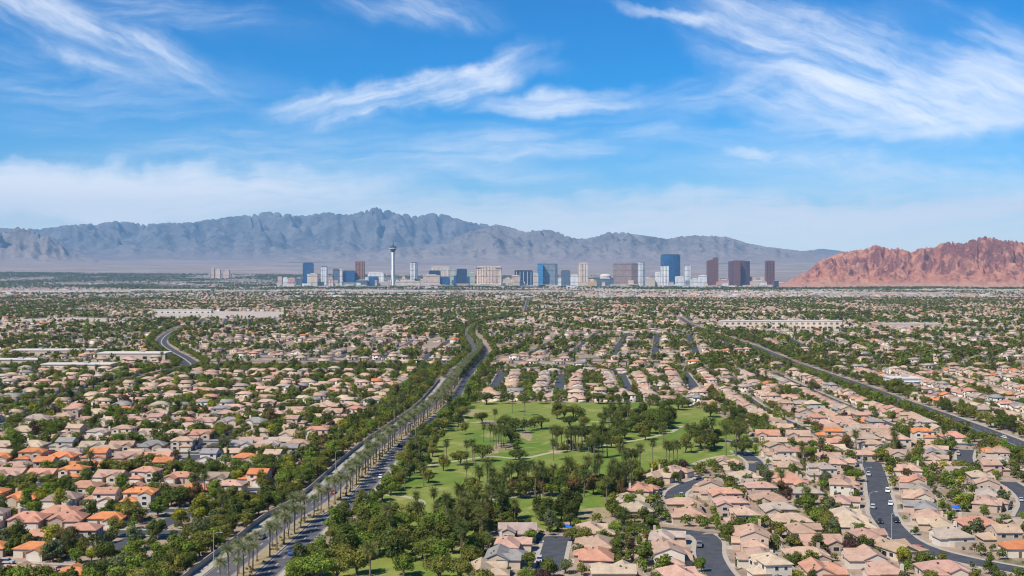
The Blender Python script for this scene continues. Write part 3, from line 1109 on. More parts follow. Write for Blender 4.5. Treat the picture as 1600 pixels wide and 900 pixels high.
def skyline(name, label, cat, x0, x1, top, mat, dist=SKY_D, depth=None, cap='dark', capw=0.86, podium=None, fins=0, shape='box', slope=0, rz=0.0, band=None, group='towers of the skyline', side=None):
    """A tower by its two edges (bearings) and roof height; parts: tower_body, roof_cap, podium, fin, sign_band."""
    w = (x1 - x0) / F * dist
    h = top_z(top, dist)
    d = depth or max(28.0, min(w * 0.7, 60))
    root = empty(name, (sx((x0 + x1) / 2, dist), dist + d / 2, 0.0), rz)
    tag(root, label, cat, group)
    g = Geo()
    hh = h - 5.0 if cap else h
    if shape == 'box':
        g.box(-w / 2, w / 2, -d / 2, d / 2, -2, hh)
        if slope:
            n = len(g.v)
            g.v = [(x, y, z + (slope if (z > 0 and x > 0) else 0)) for x, y, z in g.v]
    elif shape == 'oct':
        g.prism(oct_outline(w, d, min(w, d) * .25), -2, hh)
    elif shape == 'arc':
        g.prism(arc_outline(w, d, d * .4), -2, hh)
    elif shape == 'wings':
        g.prism([(-w / 2, -d / 2), (-w * .18, -d / 2 - 10), (w * .18, -d / 2 - 10), (w / 2, -d / 2), (w / 2, d / 2), (-w / 2, d / 2)], -2, hh)
    add('tower_body', g.mesh('tower_body', [FC[mat]]), root)
    if side:
        g = Geo()
        g.box(w / 2 - w * side[0], w / 2 + 1.5, -d / 2 - 2.5, d / 2 + 1.0, -2, hh + 0.6)
        add('side_wing', g.mesh('side_wing', [FC[side[1]]]), root)
    if cap and not slope:
        g = Geo()
        g.box(-w / 2 * capw, w / 2 * capw, -d / 2 * capw, d / 2 * capw, hh, h + 1)
        add('roof_cap', g.mesh('roof_cap', [FC[cap]]), root)
        g = Geo()
        e = 1.2
        g.box(-w / 2 - e, w / 2 + e, -d / 2 - e - (d * .4 if shape == 'arc' else 10 if shape == 'wings' else 0), d / 2 + e, hh - 6, hh - 1.5)
        if shape in ('box', 'wings'):
            add('cornice', g.mesh('cornice', [FC[band or mat]]), root)
    if slope:
        g = Geo()
        g.box(w * .05, w * .40, -d * .3, d * .3, hh, hh + slope + 6)
        add('roof_cap', g.mesh('roof_cap', [FC[cap or 'dark']]), root)
    for i in range(fins):
        g = Geo()
        xx = -w / 2 + w * (i + .5) / fins
        g.box(xx - 1.6, xx + 1.6, -d / 2 - 2.6, -d / 2 + 0.4, -2, hh - 7)
        add('fin', g.mesh('fin', [FC['concrete'] if mat not in ('brown', 'plum', 'bronze') else FC['dark']]), root)
    if podium:
        g = Geo()
        pw, ph, pm = podium
        g.box(-w / 2 * pw, w / 2 * pw, -d / 2 - 22, d / 2 - 4, -2, ph)
        add('podium', g.mesh('podium', [FC[pm]]), root)
    return root


B = skyline
B('office_tower', 'dark blue glass tower, westernmost of the tall skyline towers', 'tower', 473, 488.7, 410.5, 'blue', 10300, capw=.8, podium=(1.6, 26, 'tan'), cap='navy')
B('hotel_block', 'plain beige block in front of the dark blue western tower', 'hotel', 479.8, 496, 427, 'cream', 10020, cap='paler', capw=.4)
B('apartment_tower', 'slim white tower between the beige block and the grey-blue slab', 'tower', 501, 511, 416, 'whitev', 10250, fins=3)
B('office_slab', 'grey-blue slab tower west of the blue glass block', 'tower', 520, 530.2, 420, 'slate', 10300, podium=(1.6, 30, 'pink'))
B('stair_tower', 'thin white shaft attached beside the blue glass block', 'tower', 530.8, 534.6, 418.8, 'white', 10250, capw=.5)
B('office_block', 'broad blue glass block with white shaft at its western end', 'office building', 536, 554, 422.8, 'blue', 10280, cap='navy', podium=(1.3, 40, 'steel'))
B('bronze_tower', 'tall bronze brown tower west of the white observation tower', 'tower', 555, 569, 408, 'bronze', 10350, fins=3, podium=(1.5, 40, 'slate'), cap='bronze', capw=.85)
r = B('hotel_block', 'white hotel block with blue glass front just west of the observation tower', 'hotel', 574.5, 599.5, 425.3, 'white', 10150, cap='paler', fins=4)
g = Geo()
wpx = 10150 / F
g.box(-11 * wpx, 3.5 * wpx, -39, -30, -2, top_z(432, 10150))
add('glass_front', g.mesh('glass_front', [FC['blue']]), r)
B('apartment_tower', 'slim white and grey tower just east of the observation tower', 'tower', 641, 652, 409.8, 'whitev', 10350, side=(.32, 'steel'), podium=(1.5, 18, 'paler'))
B('casino_hall', 'low cream hall at the foot of the observation tower, western side', 'hall', 591, 609, 440, 'tan', 9980, cap='paler', capw=.5, group='low halls at the skyline foot')
B('casino_hall', 'long low cream hall at the foot of the observation tower, eastern side', 'hall', 617, 656, 438, 'cream', 9980, cap='paler', capw=.6, group='low halls at the skyline foot')
B('resort_tower', 'cream resort tower behind the dark topped brown block', 'hotel', 673, 703, 416.5, 'cream', 10420, cap='cream', capw=.9, fins=5)
B('hotel_block', 'brownish pink block in front of the cream resort tower', 'hotel', 661, 687, 429, 'beige', 10100, cap='paler', capw=.6, podium=(1.2, 22, 'tan'))
B('dark_block', 'dark glazed upper block rising above the brownish pink hotel', 'office building', 670, 687.6, 422.6, 'navy', 10250, cap='dark', capw=.8)
B('office_block', 'small low blue glass block between brownish pink hotel and stepped blue tower', 'office building', 687.8, 702, 432.5, 'blue', 10120, cap='navy')
B('pale_block', 'small pale green block behind the low blue glass block', 'office building', 702.5, 712, 421, 'green', 10420, cap='green', capw=.6)
r = B('stepped_tower', 'stepped dark blue glass tower beside the cream striped hotel', 'tower', 713.5, 729.5, 420, 'navy', 10220, cap='blue', capw=.8)
g = Geo()
g.box(-72, -46, -38, 8, -2, top_z(430.5, 10200))
add('lower_wing', g.mesh('lower_wing', [FC['blue']]), r)
g = Geo()
g.box(45.8, 70, -38, 8, -2, top_z(432.5, 10200))
add('lower_wing', g.mesh('lower_wing', [FC['blue']]), r)
B('pale_block', 'pale greenish block between the stepped blue tower and striped hotel', 'office building', 730.4, 742, 425, 'green', 10420, cap='green', capw=.6)
B('striped_hotel', 'wide cream hotel striped with reddish window bays in mid skyline', 'hotel', 744, 784, 416.3, 'stripe', 10200, cap='cream', capw=.92, fins=9, podium=(1.1, 26, 'cream'), shape='wings')
B('hotel_block', 'pinkish beige block against the western end of the long dark building', 'hotel', 799.5, 812, 430, 'beige', 10080, cap='paler')
B('long_dark_building', 'long dark building with pale fins west of the pale blue tower', 'office building', 804, 832.5, 422.3, 'navy', 10250, cap='dark', capw=.9, fins=5, podium=(1.1, 14, 'tan'))
B('hotel_block', 'narrow beige block at the foot of the pale blue glass tower', 'hotel', 833, 841, 427, 'cream', 10060, cap='paler')
B('glass_tower', 'pale blue and grey glass tower near the middle of the skyline', 'tower', 840.2, 871, 411.3, 'steel', 10250, cap='steel', capw=.85, side=(.12, 'slate'), podium=(1.1, 14, 'paler'))
B('glass_slab', 'bright blue glass slab on the western flank of the grey glass tower', 'tower', 839.8, 848.2, 411.8, 'bluelight', 10190, cap=None, depth=50)
B('office_block', 'slate grey block between the grey glass tower and the cream tower', 'office building', 877, 891, 422.5, 'slate', 10220, cap='dark')
B('hotel_block', 'low white block against the cream tower, western side', 'hotel', 891.5, 903, 429, 'white', 10100, cap='paler')
B('cream_tower', 'cream resort tower east of the slate grey block', 'tower', 903.5, 919, 410.4, 'stripe', 10300, cap='cream', fins=4, podium=(1.7, 40, 'cream'))
B('resort_tower', 'big taupe resort tower with darker eastern wing', 'hotel', 959, 995.5, 410.6, 'taupe', 10250, cap='taupe', capw=.85, side=(.24, 'taupedark'), podium=(1.1, 22, 'ochre'), shape='box')
B('apartment_tower', 'grey-white tower touching the big taupe resort tower', 'tower', 996.3, 1008, 409.2, 'whitev', 10250, side=(.35, 'steel'))
B('hotel_block', 'low white block west of the tall blue glass tower', 'hotel', 1024, 1031.8, 425, 'white', 10150, cap='paler')
B('apartment_tower', 'pale tower directly before the tall blue glass tower', 'tower', 1032.5, 1045, 414.8, 'whitev', 10080, fins=3)
B('blue_glass_tower', 'tallest blue glass tower with dark crown band, east of skyline centre', 'tower', 1033, 1063, 397.5, 'blue', 10350, cap='navy', capw=.9, band='dark', shape='arc', depth=46)
B('hotel_block', 'small white block at the foot of the tall blue glass tower', 'hotel', 1056, 1068, 431.6, 'white', 9990, cap='paler')
B('apartment_tower', 'slim white tower east of the tall blue glass tower', 'tower', 1069.3, 1079, 414.0, 'whitev', 10200, fins=2)
B('brown_tower', 'brown tower with slanted roof, first of the three brown towers', 'tower', 1105.6, 1122.6, 406.5, 'brown', 10200, cap='brown', slope=24, podium=(1.3, 14, 'salmon'))
B('brown_twin_tower', 'wide brown and plum tower, middle of the three brown towers', 'tower', 1139.5, 1171.7, 407.2, 'plum', 10200, cap='brown', capw=.6, shape='arc', fins=0, depth=50, podium=(1.2, 14, 'salmon'))
r = B('brown_core', 'reddish brown shaft rising through the wide plum tower', 'tower', 1146.5, 1157, 407.0, 'brown', 10130, cap='brown', depth=36)
B('brown_tower', 'slim dark brown tower next to the red rock hills', 'tower', 1197, 1210.6, 407.4, 'brown', 10150, cap='brown', fins=3, podium=(1.4, 14, 'salmon'))

# low resort buildings between the towers
LOW = [(442, 449, 433, 'white', 'pale low block at the far western end of the skyline'), (449, 460.5, 434, 'pink', 'pink low block at the western end of the skyline'),
       (460.8, 472.6, 434, 'slate', 'slate blue low block touching the dark blue western tower'), (512, 520, 434, 'pink', 'pink low block under the grey-blue slab tower'),
       (656, 661.5, 436, 'tan', 'tan low block between cream hall and brownish pink hotel'), (786, 799, 435, 'tan', 'tan low block east of the striped hotel'),
       (872, 877, 434, 'white', 'white sliver block between grey glass tower and slate block'), (919, 931, 436, 'ochre', 'ochre low building east of the cream tower'),
       (933, 959, 434.5, 'slate', 'slate low building under the white dome'), (1009, 1023, 434, 'tan', 'tan low block between grey-white tower and white block'),
       (1080, 1092, 435, 'white', 'white low block east of the slim white tower'), (1092, 1104.5, 429.5, 'white', 'white block next to the slanted brown tower'),
       (1124, 1139, 436, 'salmon', 'salmon low block between the first two brown towers'), (1173, 1196, 438, 'tan', 'long tan low block between the last two brown towers'),
       (556, 574, 437, 'slate', 'slate low block under the bronze tower'), (1212, 1228, 441, 'salmon', 'salmon low block where the red hills meet the skyline')]
for x0, x1, top, mt, lab in LOW:
    B('low_resort_block', lab, 'building', x0, x1, top, mt, 10110, depth=40, cap='paler', capw=.55, group='low blocks between the towers')

# small low buildings strewn round the towers' feet
r3 = random.Random(5)
for i in range(290):
    dd = r3.uniform(9500, 10900) if i % 4 else r3.uniform(8700, 9600)
    ppx = r3.uniform(436, 1215)
    w_, dp_, h_ = r3.uniform(25, 105), r3.uniform(20, 45), r3.choice((12, 15, 18, 22, 28, 34, 42, 55))
    if dd < 9800:
        h_ = min(h_, 15)
    if h_ > 30:
        w_ *= .5
    if i % 3 == 0:
        dd, h_, w_ = r3.uniform(10400, 10950), r3.uniform(48, 98), r3.uniform(22, 55)
    mt = r3.choice(('tan', 'cream', 'paler', 'white', 'salmon', 'beige', 'steel', 'paler', 'white', 'slate', 'concrete'))
    if h_ > 45:
        mt = r3.choice(('white', 'cream', 'steel', 'slate', 'beige', 'taupe', 'whitev', 'stripe', 'navy'))
    root = empty('low_city_building', (sx(ppx, dd), dd, 0))
    tag(root, 'small pale low building among the feet of the skyline towers', 'building', 'small low buildings round the skyline')
    g = Geo()
    g.box(-w_ / 2, w_ / 2, -dp_ / 2, dp_ / 2, -2, h_)
    add('wall', g.mesh('wall', [FC[mt]]), root)
    g = Geo()
    g.box(-w_ / 2 - 1, w_ / 2 + 1, -dp_ / 2 - 1, dp_ / 2 + 1, h_, h_ + 1.5)
    add('roof', g.mesh('roof', [FC['paler' if mt != 'paler' else 'tan']]), root)

# white domed hall
root = empty('domed_hall', (sx(946, 10350), 10350, 0))
tag(root, 'white shallow domed hall between the cream tower and the taupe resort', 'hall')
g = Geo()
g.prism([(50 * math.cos(a), 32 * math.sin(a)) for a in np.linspace(0, 2 * np.pi, 25)[:-1]], -2, 92)
add('wall', g.mesh('wall', [FC['paler']]), root)
g = Geo()
rings = [(50 * 1.04 * math.cos(e), 92 + 22 * math.sin(e)) for e in np.linspace(0, 1.4, 6)]
vv = [(r_ * math.cos(a), r_ * .64 * math.sin(a), z) for r_, z in rings for a in np.linspace(0, 2 * np.pi, 25)[:-1]]
ff = [(i * 24 + k, i * 24 + (k + 1) % 24, (i + 1) * 24 + (k + 1) % 24, (i + 1) * 24 + k) for i in range(5) for k in range(24)] + [tuple(5 * 24 + k for k in range(24))]
g.poly(vv, ff)
add('dome_roof', g.mesh('dome_roof', [FC['paler']]), root)

# small pyramid-roofed pavilion
root = empty('stepped_pavilion', (sx(925, 10000), 10000, 0))
tag(root, 'sandy stepped pavilion with pointed top before the white dome', 'building')
g = Geo()
g.box(-16, 16, -14, 14, -2, 45)
add('wall', g.mesh('wall', [FC['ochre']]), root)
g = Geo()
g.poly([(-17, -15, 45), (17, -15, 45), (17, 15, 45), (-17, 15, 45), (0, 0, 74)], [(0, 1, 4), (1, 2, 4), (2, 3, 4), (3, 0, 4), (3, 2, 1, 0)])
add('roof', g.mesh('roof', [FC['ochre']]), root)

# observation tower ------------------------------------------------------------
D0 = 10130.0
root = empty('observation_tower', (sx(613.9, D0), D0 + 20, 0))
tag(root, 'slender white observation tower with dark pod and spire', 'tower')
kz = D0 / F


def ring_solid(g, prof, n=20):
    v = [(r_ * math.cos(a), r_ * math.sin(a), z) for r_, z in prof for a in np.linspace(0, 2 * np.pi, n + 1)[:-1]]
    f = [(i * n + k, i * n + (k + 1) % n, (i + 1) * n + (k + 1) % n, (i + 1) * n + k) for i in range(len(prof) - 1) for k in range(n)]
    g.poly(v, f + [tuple(range(n - 1, -1, -1)), tuple((len(prof) - 1) * n + k for k in range(n))])


zt = lambda py: top_z(py, D0)
g = Geo()
ring_solid(g, [(11, -2), (9.5, zt(430)), (9.5, zt(396)), (12, zt(394.5)), (12, zt(393))])
add('core_shaft', g.mesh('core_shaft', [FC['concrete']]), root)
for k in range(3):
    g = Geo()
    a = R(-90 + 120 * k)
    c_, s_ = math.cos(a), math.sin(a)
    pts = [((30 - 18 * min(1, (q / .55) ** .7) + 2 * max(0, q - .55) / .45), q) for q in np.linspace(0, 1, 12)]
    g.tube([(r_ * c_, r_ * s_, -2 + q * (zt(394) + 2)) for r_, q in pts], [4.4 - 1.2 * min(1, q / .6) for _, q in pts], 8)
    add('leg', g.mesh('leg', [FC['concrete']]), root)
g = Geo()
ring_solid(g, [(13, zt(394)), (27, zt(389.6)), (32, zt(388)), (32.5, zt(386.6)), (27, zt(386.2)), (27, zt(384.9)), (15, zt(384.4))], 24)
add('pod', g.mesh('pod', [FC['navy']]), root)
g = Geo()
ring_solid(g, [(33.2, zt(388.4)), (33.8, zt(387.9)), (33.2, zt(387.5))], 24)
add('pod_rim', g.mesh('pod_rim', [FC['concrete']]), root)
g = Geo()
ring_solid(g, [(9, zt(384.4)), (6, zt(382)), (3.0, zt(381)), (2.2, zt(377.5)), (0.9, zt(374))], 8)
add('spire', g.mesh('spire', [FC['dark']]), root)

# flat commercial buildings nearer ---------------------------------------------

def flat_building(label, px0, px1, py_base, h, mat, depth=24.0, rz=0.0, group='flat roofed commercial buildings'):
    d = EYE * F / (py_base - HOR)
    w = (px1 - px0) / F * d
    x, y = sx((px0 + px1) / 2, d), d + depth / 2
    root = empty('commercial_building', (x, y, 0), rz)
    tag(root, label, 'building', group)
    g = Geo()
    g.box(-w / 2, w / 2, -depth / 2, depth / 2, -1, h)
    n = max(3, int(w / 14))
    for k in range(n):
        xx = -w / 2 + w * (k + .5) / n
        g.box(xx - 2.2, xx + 2.2, -depth / 2 - .12, -depth / 2 + .3, 0.6, min(h - 1.2, 3.6), 1)
    add('wall', g.mesh('wall', [FC[mat], M['glass']]), root)
    g = Geo()
    g.box(-w / 2 - .6, w / 2 + .6, -depth / 2 - .6, depth / 2 + .6, h, h + .9)
    add('roof', g.mesh('roof', [FC['paler']]), root)
    for k in range(max(1, int(w / 45))):
        g = Geo()
        xx = -w / 2 + w * (k + .6) / max(1, int(w / 45))
        g.box(xx - 2.5, xx + 2.5, -2, 2, h + .9, h + 2.6)
        add('rooftop_unit', g.mesh('rooftop_unit', [M['pole']]), root)
    i0, i1 = int((x - w / 2 - 4 - OX0) / CELL), int((x + w / 2 + 4 - OX0) / CELL)
    j0, j1 = int((y - depth / 2 - 8 - OY0) / CELL), int((y + depth / 2 + 4 - OY0) / CELL)
    if i1 > 0 and j1 > 0 and i0 < NX and j0 < NY:
        occ[max(i0, 0):i1, max(j0, 0):j1] = 5


flat_building('long cream arcaded building in the far east, north of the avenue', 1128, 1316, 513.5, 13, 'cream', 26)
flat_building('long pale flat building beside the winding western road', 152, 258, 562, 6.5, 'tan', 26)
flat_building('pale flat building at the western edge, behind the long pale one', 18, 150, 556, 6, 'tan', 22)
flat_building('cream flat building in front of the long pale one', 64, 172, 580, 6, 'cream', 20)
flat_building('short cream flat building at the western edge', -20, 58, 572, 6, 'tan', 18)
flat_building('wide white flat warehouse beyond the pale western lot', 0, 205, 457.5, 11, 'paler', 60)
flat_building('white flat warehouse with raised middle in the far west', 205, 330, 455.5, 14, 'paler', 60)
flat_building('pale flat warehouse in the far west, nearest the skyline', 335, 440, 457, 10, 'tan', 60)
flat_building('low pale school building beside the far bare lot', 240, 330, 489.5, 8, 'paler', 20)
flat_building('white roofed hall right of the avenue among trees', 1395, 1440, 604, 6, 'white', 24)
flat_building('pale flat building in the far east below the red hills', 1330, 1500, 460, 9, 'tan', 50)
flat_building('long pale building near the foot of the red hills', 1440, 1640, 454.5, 9, 'paler', 50)
flat_building('wide white building before the low halls in mid distance', 500, 690, 456, 9, 'paler', 60)
flat_building('pale flat building under the striped hotel in mid distance', 720, 860, 457, 9, 'tan', 60)
flat_building('pale flat building under the taupe resort in mid distance', 930, 1090, 455, 9, 'paler', 60)
flat_building('cream flat school building beside the far straight road', 846, 905, 476, 8, 'cream', 26)
flat_building('pale flat shop building in the middle distance east', 1380, 1470, 512, 7, 'tan', 22)
# far western cluster of pale towers
for i, (px, top, w_) in enumerate([(333, 415.5, 4.5), (341, 418.0, 7), (354, 419, 9)]):
    dd = 13600.0
    zb = float(ground_z(sx(px, dd), dd))
    root = empty('distant_tower', (sx(px, dd), dd, zb - 3))
    tag(root, ordn[i] + ' pale block from the west in the small distant cluster far west of skyline', 'tower', 'small pale towers far off in the west')
    g = Geo()
    ww = w_ / F * dd
    hh = top_z(top + 3.2, dd) - zb
    g.box(-ww / 2, ww / 2, -20, 20, 0, max(hh, 25))
    add('tower_body', g.mesh('tower_body', [FC['cream' if i % 2 else 'beige']]), root)
    g = Geo()
    g.box(-ww / 4, ww / 4, -8, 8, max(hh, 25), max(hh, 25) + 6)
    add('roof_cap', g.mesh('roof_cap', [FC['paler']]), root)

# ----------------------------------------------------------------------------
# houses
# ----------------------------------------------------------------------------
OV = 0.5


def hip(g, x0, x1, y0, y1, z, pitch=0.40, ov=OV, th=0.22):
    x0, x1, y0, y1 = x0 - ov, x1 + ov, y0 - ov, y1 + ov
    w, d = x1 - x0, y1 - y0
    hgt = min(w, d) / 2 * pitch
    if w >= d:
        r0, r1 = (x0 + d / 2, (y0 + y1) / 2, z + hgt), (x1 - d / 2, (y0 + y1) / 2, z + hgt)
        top = [(4, 5, 9, 8), (5, 6, 9), (6, 7, 8, 9), (7, 4, 8)]
    else:
        r0, r1 = ((x0 + x1) / 2, y0 + w / 2, z + hgt), ((x0 + x1) / 2, y1 - w / 2, z + hgt)
        top = [(4, 5, 8), (5, 6, 9, 8), (6, 7, 9), (7, 4, 8, 9)]
    zb = z - th
    v = [(x0, y0, zb), (x1, y0, zb), (x1, y1, zb), (x0, y1, zb), (x0, y0, z), (x1, y0, z), (x1, y1, z), (x0, y1, z), r0, r1]
    g.poly(v, [(3, 2, 1, 0), (0, 1, 5, 4), (1, 2, 6, 5), (2, 3, 7, 6), (3, 0, 4, 7)] + top)
    return z + hgt


def gable(g, wall, x0, x1, y0, y1, z, axis, pitch=0.40, ov=OV, th=0.22):
    """Ridge along axis; the wall's gable triangles go into the wall part."""
    if axis == 'x':
        hw = (y1 - y0) / 2
        ym, hgt = (y0 + y1) / 2, hw * pitch
        for sx_, xx in ((-1, x0), (1, x1)):
            tri = [(xx, y0, z), (xx, y1, z), (xx, ym, z + hgt)]
            wall.face(tri if sx_ > 0 else tri[::-1])
        sec = [(y0 - ov, z - ov * pitch), (ym, z + hgt), (y1 + ov, z - ov * pitch)]
        P = lambda a, b, c: (a, b, c)
        e0, e1 = x0 - ov * .7, x1 + ov * .7
    else:
        hw = (x1 - x0) / 2
        xm, hgt = (x0 + x1) / 2, hw * pitch
        for sy_, yy in ((-1, y0), (1, y1)):
            tri = [(x0, yy, z), (x1, yy, z), (xm, yy, z + hgt)]
            wall.face(tri if sy_ < 0 else tri[::-1])
        sec = [(x0 - ov, z - ov * pitch), (xm, z + hgt), (x1 + ov, z - ov * pitch)]
        P = lambda a, b, c: (b, a, c)
        e0, e1 = y0 - ov * .7, y1 + ov * .7
    lo = [(s, zz - 0.02) for s, zz in sec]
    hi = [(s, zz + th) for s, zz in sec]
    v = [P(e, s, zz) for e in (e0, e1) for s, zz in lo + hi]
    # e0: lo 0 1 2 hi 3 4 5 ; e1: lo 6 7 8 hi 9 10 11
    f = [(3, 9, 10, 4), (4, 10, 11, 5), (0, 1, 7, 6), (1, 2, 8, 7), (0, 6, 9, 3), (2, 5, 11, 8), (0, 3, 4, 1), (1, 4, 5, 2), (6, 7, 10, 9), (7, 8, 11, 10)]
    if axis == 'y':
        f = [tuple(reversed(q)) for q in f]
    g.poly(v, f)
    return z + hgt + th


def win_geo(side, c, base, z, w, h):
    """A framed window on a wall plane: side f/b/l/r, c along the wall, base = the plane's coordinate."""
    g = Geo()
    e, p = 0.14, 0.05
    for m_, (ww, hh, dd) in enumerate(((w + 2 * e, h + 2 * e, p), (w, h, p + .02))):
        a0, a1, z0, z1 = c - ww / 2, c + ww / 2, z - hh / 2, z + hh / 2
        if side == 'f':
            g.box(a0, a1, base - dd, base + .02, z0, z1, m_)
        elif side == 'b':
            g.box(a0, a1, base - .02, base + dd, z0, z1, m_)
        elif side == 'l':
            g.box(base - dd, base + .02, a0, a1, z0, z1, m_)
        else:
            g.box(base - .02, base + dd, a0, a1, z0, z1, m_)
    return g


def house_proto(style, seed, mir):
    r_ = random.Random(seed)
    wall, roof, gar, door = Geo(), Geo(), Geo(), Geo()
    wins, vents = [], []
    j = lambda a: r_.uniform(-a, a)
    two = style in 'BCE'
    if style == 'A':
        w = 13.4 + j(.6)
        wall.box(-w / 2, w / 2, -2, 6, -.3, 3.1, 0, False)
        top = hip(roof, -w / 2, w / 2, -2, 6, 3.1, .42)
        wall.box(0.4, w / 2 - .3, -6, -1.4, -.3, 2.8, 0, False)
        gable(roof, wall, 0.4, w / 2 - .3, -6, 1.5, 2.8, 'y', .42)
        gx, gy = (0.4 + w / 2 - .3) / 2, -6
        body = (-w / 2, w / 2, -2, 6, 3.1)
    elif style == 'B':
        w = 12.4 + j(.5)
        wall.box(-w / 2, w / 2, -2.4, 6, -.3, 5.7, 0, False)
        top = hip(roof, -w / 2, w / 2, -2.4, 6, 5.7, .42)
        wall.box(-.2, w / 2 - .25, -6.2, -1.9, -.3, 2.8, 0, False)
        hip(roof, -.2, w / 2 - .25, -6.2, -1.2, 2.8, .42)
        wall.box(-w / 2 + .3, -1.2, -3.6, -2, -.3, 4.9, 0, False)
        gable(roof, wall, -w / 2 + .3, -1.2, -3.6, 1.5, 4.9, 'y', .45)
        gx, gy = (-.2 + w / 2 - .25) / 2, -6.2
        body = (-w / 2, w / 2, -2.4, 6, 5.7)
    elif style == 'C':
        w = 13.4 + j(.4)
        xl = w / 2 - 4.3
        wall.box(-w / 2, xl, -3.4, 6, -.3, 5.6, 0, False)
        top = gable(roof, wall, -w / 2, xl, -3.4, 6, 5.6, 'x', .40)
        wall.box(xl - .3, w / 2, -2.6, 5.4, -.3, 3.0, 0, False)
        hip(roof, xl - 3, w / 2, -2.6, 5.4, 3.0, .42)
        wall.box(-w / 2 + .3, -w / 2 + 6.3, -6.2, -3, -.3, 2.8, 0, False)
        gable(roof, wall, -w / 2 + .3, -w / 2 + 6.3, -6.2, -2.6, 2.8, 'y', .42)
        gx, gy = -w / 2 + 3.3, -6.2
        body = (-w / 2, xl, -3.4, 6, 5.6)
    elif style == 'D':
        w = 13.6 + j(.5)
        wall.box(-w / 2, w / 2, -1.5, 6, -.3, 3.1, 0, False)
        top = gable(roof, wall, -w / 2, w / 2, -1.5, 6, 3.1, 'x', .46)
        wall.box(-w / 2 + .3, -1.0, -5.4, -1.0, -.3, 3.0, 0, False)
        gable(roof, wall, -w / 2 + .3, -1.0, -5.4, 2, 3.0, 'y', .46)
        wall.box(.5, w / 2 - .25, -6.3, -1.0, -.3, 2.8, 0, False)
        hip(roof, .5, w / 2 - .25, -6.3, 0.5, 2.8, .40)
        gx, gy = (.5 + w / 2 - .25) / 2, -6.3
        body = (-w / 2, w / 2, -1.5, 6, 3.1)
    elif style == 'E':
        w = 13.2 + j(.4)
        wall.box(-w / 2, w / 2, -1, 6.2, -.3, 5.8, 0, False)
        top = hip(roof, -w / 2, w / 2, -1, 6.2, 5.8, .46)
        wall.box(-w / 2 + .35, -.8, -5, -.5, -.3, 5.4, 0, False)
        gable(roof, wall, -w / 2 + .35, -.8, -5, 2.4, 5.4, 'y', .44)
        wall.box(-.4, w / 2 - .3, -6.2, -.5, -.3, 2.8, 0, False)
        hip(roof, -.4, w / 2 - .3, -6.2, 0.3, 2.8, .40)
        wall.box(-2.6, -2.3, 8.6, 8.9, -.3, 2.6, 0, False)
        wall.box(3.3, 3.6, 8.6, 8.9, -.3, 2.6, 0, False)
        roof.box(-3, 4, 6.1, 9.1, 2.6, 2.8)
        gx, gy = (-.4 + w / 2 - .3) / 2, -6.2
        body = (-w / 2, w / 2, -1, 6.2, 5.8)
    else:
        w = 13.8 + j(.4)
        wall.box(-w / 2, w / 2, -3, 6.4, -.3, 3.1, 0, False)
        top = hip(roof, -w / 2, w / 2, -3, 6.4, 3.1, .46)
        wall.box(-w / 2 + .3, -w / 2 + 6.2, -6.2, -2.5, -.3, 2.8, 0, False)
        hip(roof, -w / 2 + .3, -w / 2 + 6.2, -6.2, 0, 2.8, .44)
        wall.box(0.6, w / 2 - 1.2, -4.3, -2.6, -.3, 3.0, 0, False)
        gable(roof, wall, 0.6, w / 2 - 1.2, -4.3, 2.6, 3.0, 'y', .46)
        gx, gy = -w / 2 + 3.25, -6.2
        body = (-w / 2, w / 2, -3, 6.4, 3.1)
    gar.box(gx - 2.3, gx + 2.3, gy - .06, gy + .03, 0, 2.15)
    x0, x1, y0, y1, hz_ = body
    dxp = -2.6 if gx > 0 else 2.6
    door.box(dxp - .5, dxp + .5, y0 - .07, y0 + .02, 0, 2.1) if style in 'AF' else door.box((-0.95 if style != 'C' else 1.2), (-0.15 if style != 'C' else 2.1), y0 - .07, y0 + .02, 0, 2.1)
    if two:
        for c in (x0 + 2.2, x1 - 2.2):
            wins.append(win_geo('b', c, y1, 4.3, 1.5, 1.2))
        wins.append(win_geo('f', x1 - 2.4 if style != 'E' else x1 - 2.6, y0, 4.35, 1.6, 1.2))
        for sd, b in (('l', x0), ('r', x1)):
            wins.append(win_geo(sd, 0.9 + j(.5), b, 4.3, 1.1, 1.2))
            wins.append(win_geo(sd, 4.0, b, 4.3, 1.0, 1.0))
    for c in (x0 + 2.4, x1 - 3.4):
        wins.append(win_geo('b', c, y1, 1.55, 1.8, 1.3))
    if style != 'E':
        wins.append(win_geo('b', (x0 + x1) / 2, y1, 1.1, 2.2, 2.0))
    for sd, b in (('l', x0), ('r', x1)):
        if not (style == 'C' and sd == 'r'):
            wins.append(win_geo(sd, 2.6 + j(.6), b, 1.6, 1.2, 1.2))
    if style in 'BDE':
        fy = {'B': -3.6, 'D': -5.4, 'E': -5}[style]
        cx_ = {'B': (-w / 2 + .3 - 1.2) / 2, 'D': (-w / 2 + .3 - 1) / 2, 'E': (-w / 2 + .35 - .8) / 2}[style]
        wins.append(win_geo('f', cx_, fy, 1.5, 2.0, 1.4))
        if two:
            wins.append(win_geo('f', cx_, fy, 4.0, 1.8, 1.25))
    for k in range(r_.randint(1, 3)):
        g = Geo()
        xx = r_.uniform(x0 + 2.8, x1 - 2.8)
        yy = (y0 + y1) / 2 + r_.uniform(.9, 2.2) * r_.choice((-1, 1))
        zz = top - abs(yy - (y0 + y1) / 2) * .44
        s_ = r_.uniform(.16, .3)
        g.box(xx - s_, xx + s_, yy - s_, yy + s_, zz - .35, zz + .42)
        vents.append(g)
    if r_.random() < .35:
        g = Geo()
        g.box(x1 - 2.2, x1 - 1.2, y1 - 1.6, y1 - .7, hz_, top + .5)
        chim = g
    else:
        chim = None
    KX = 0.90
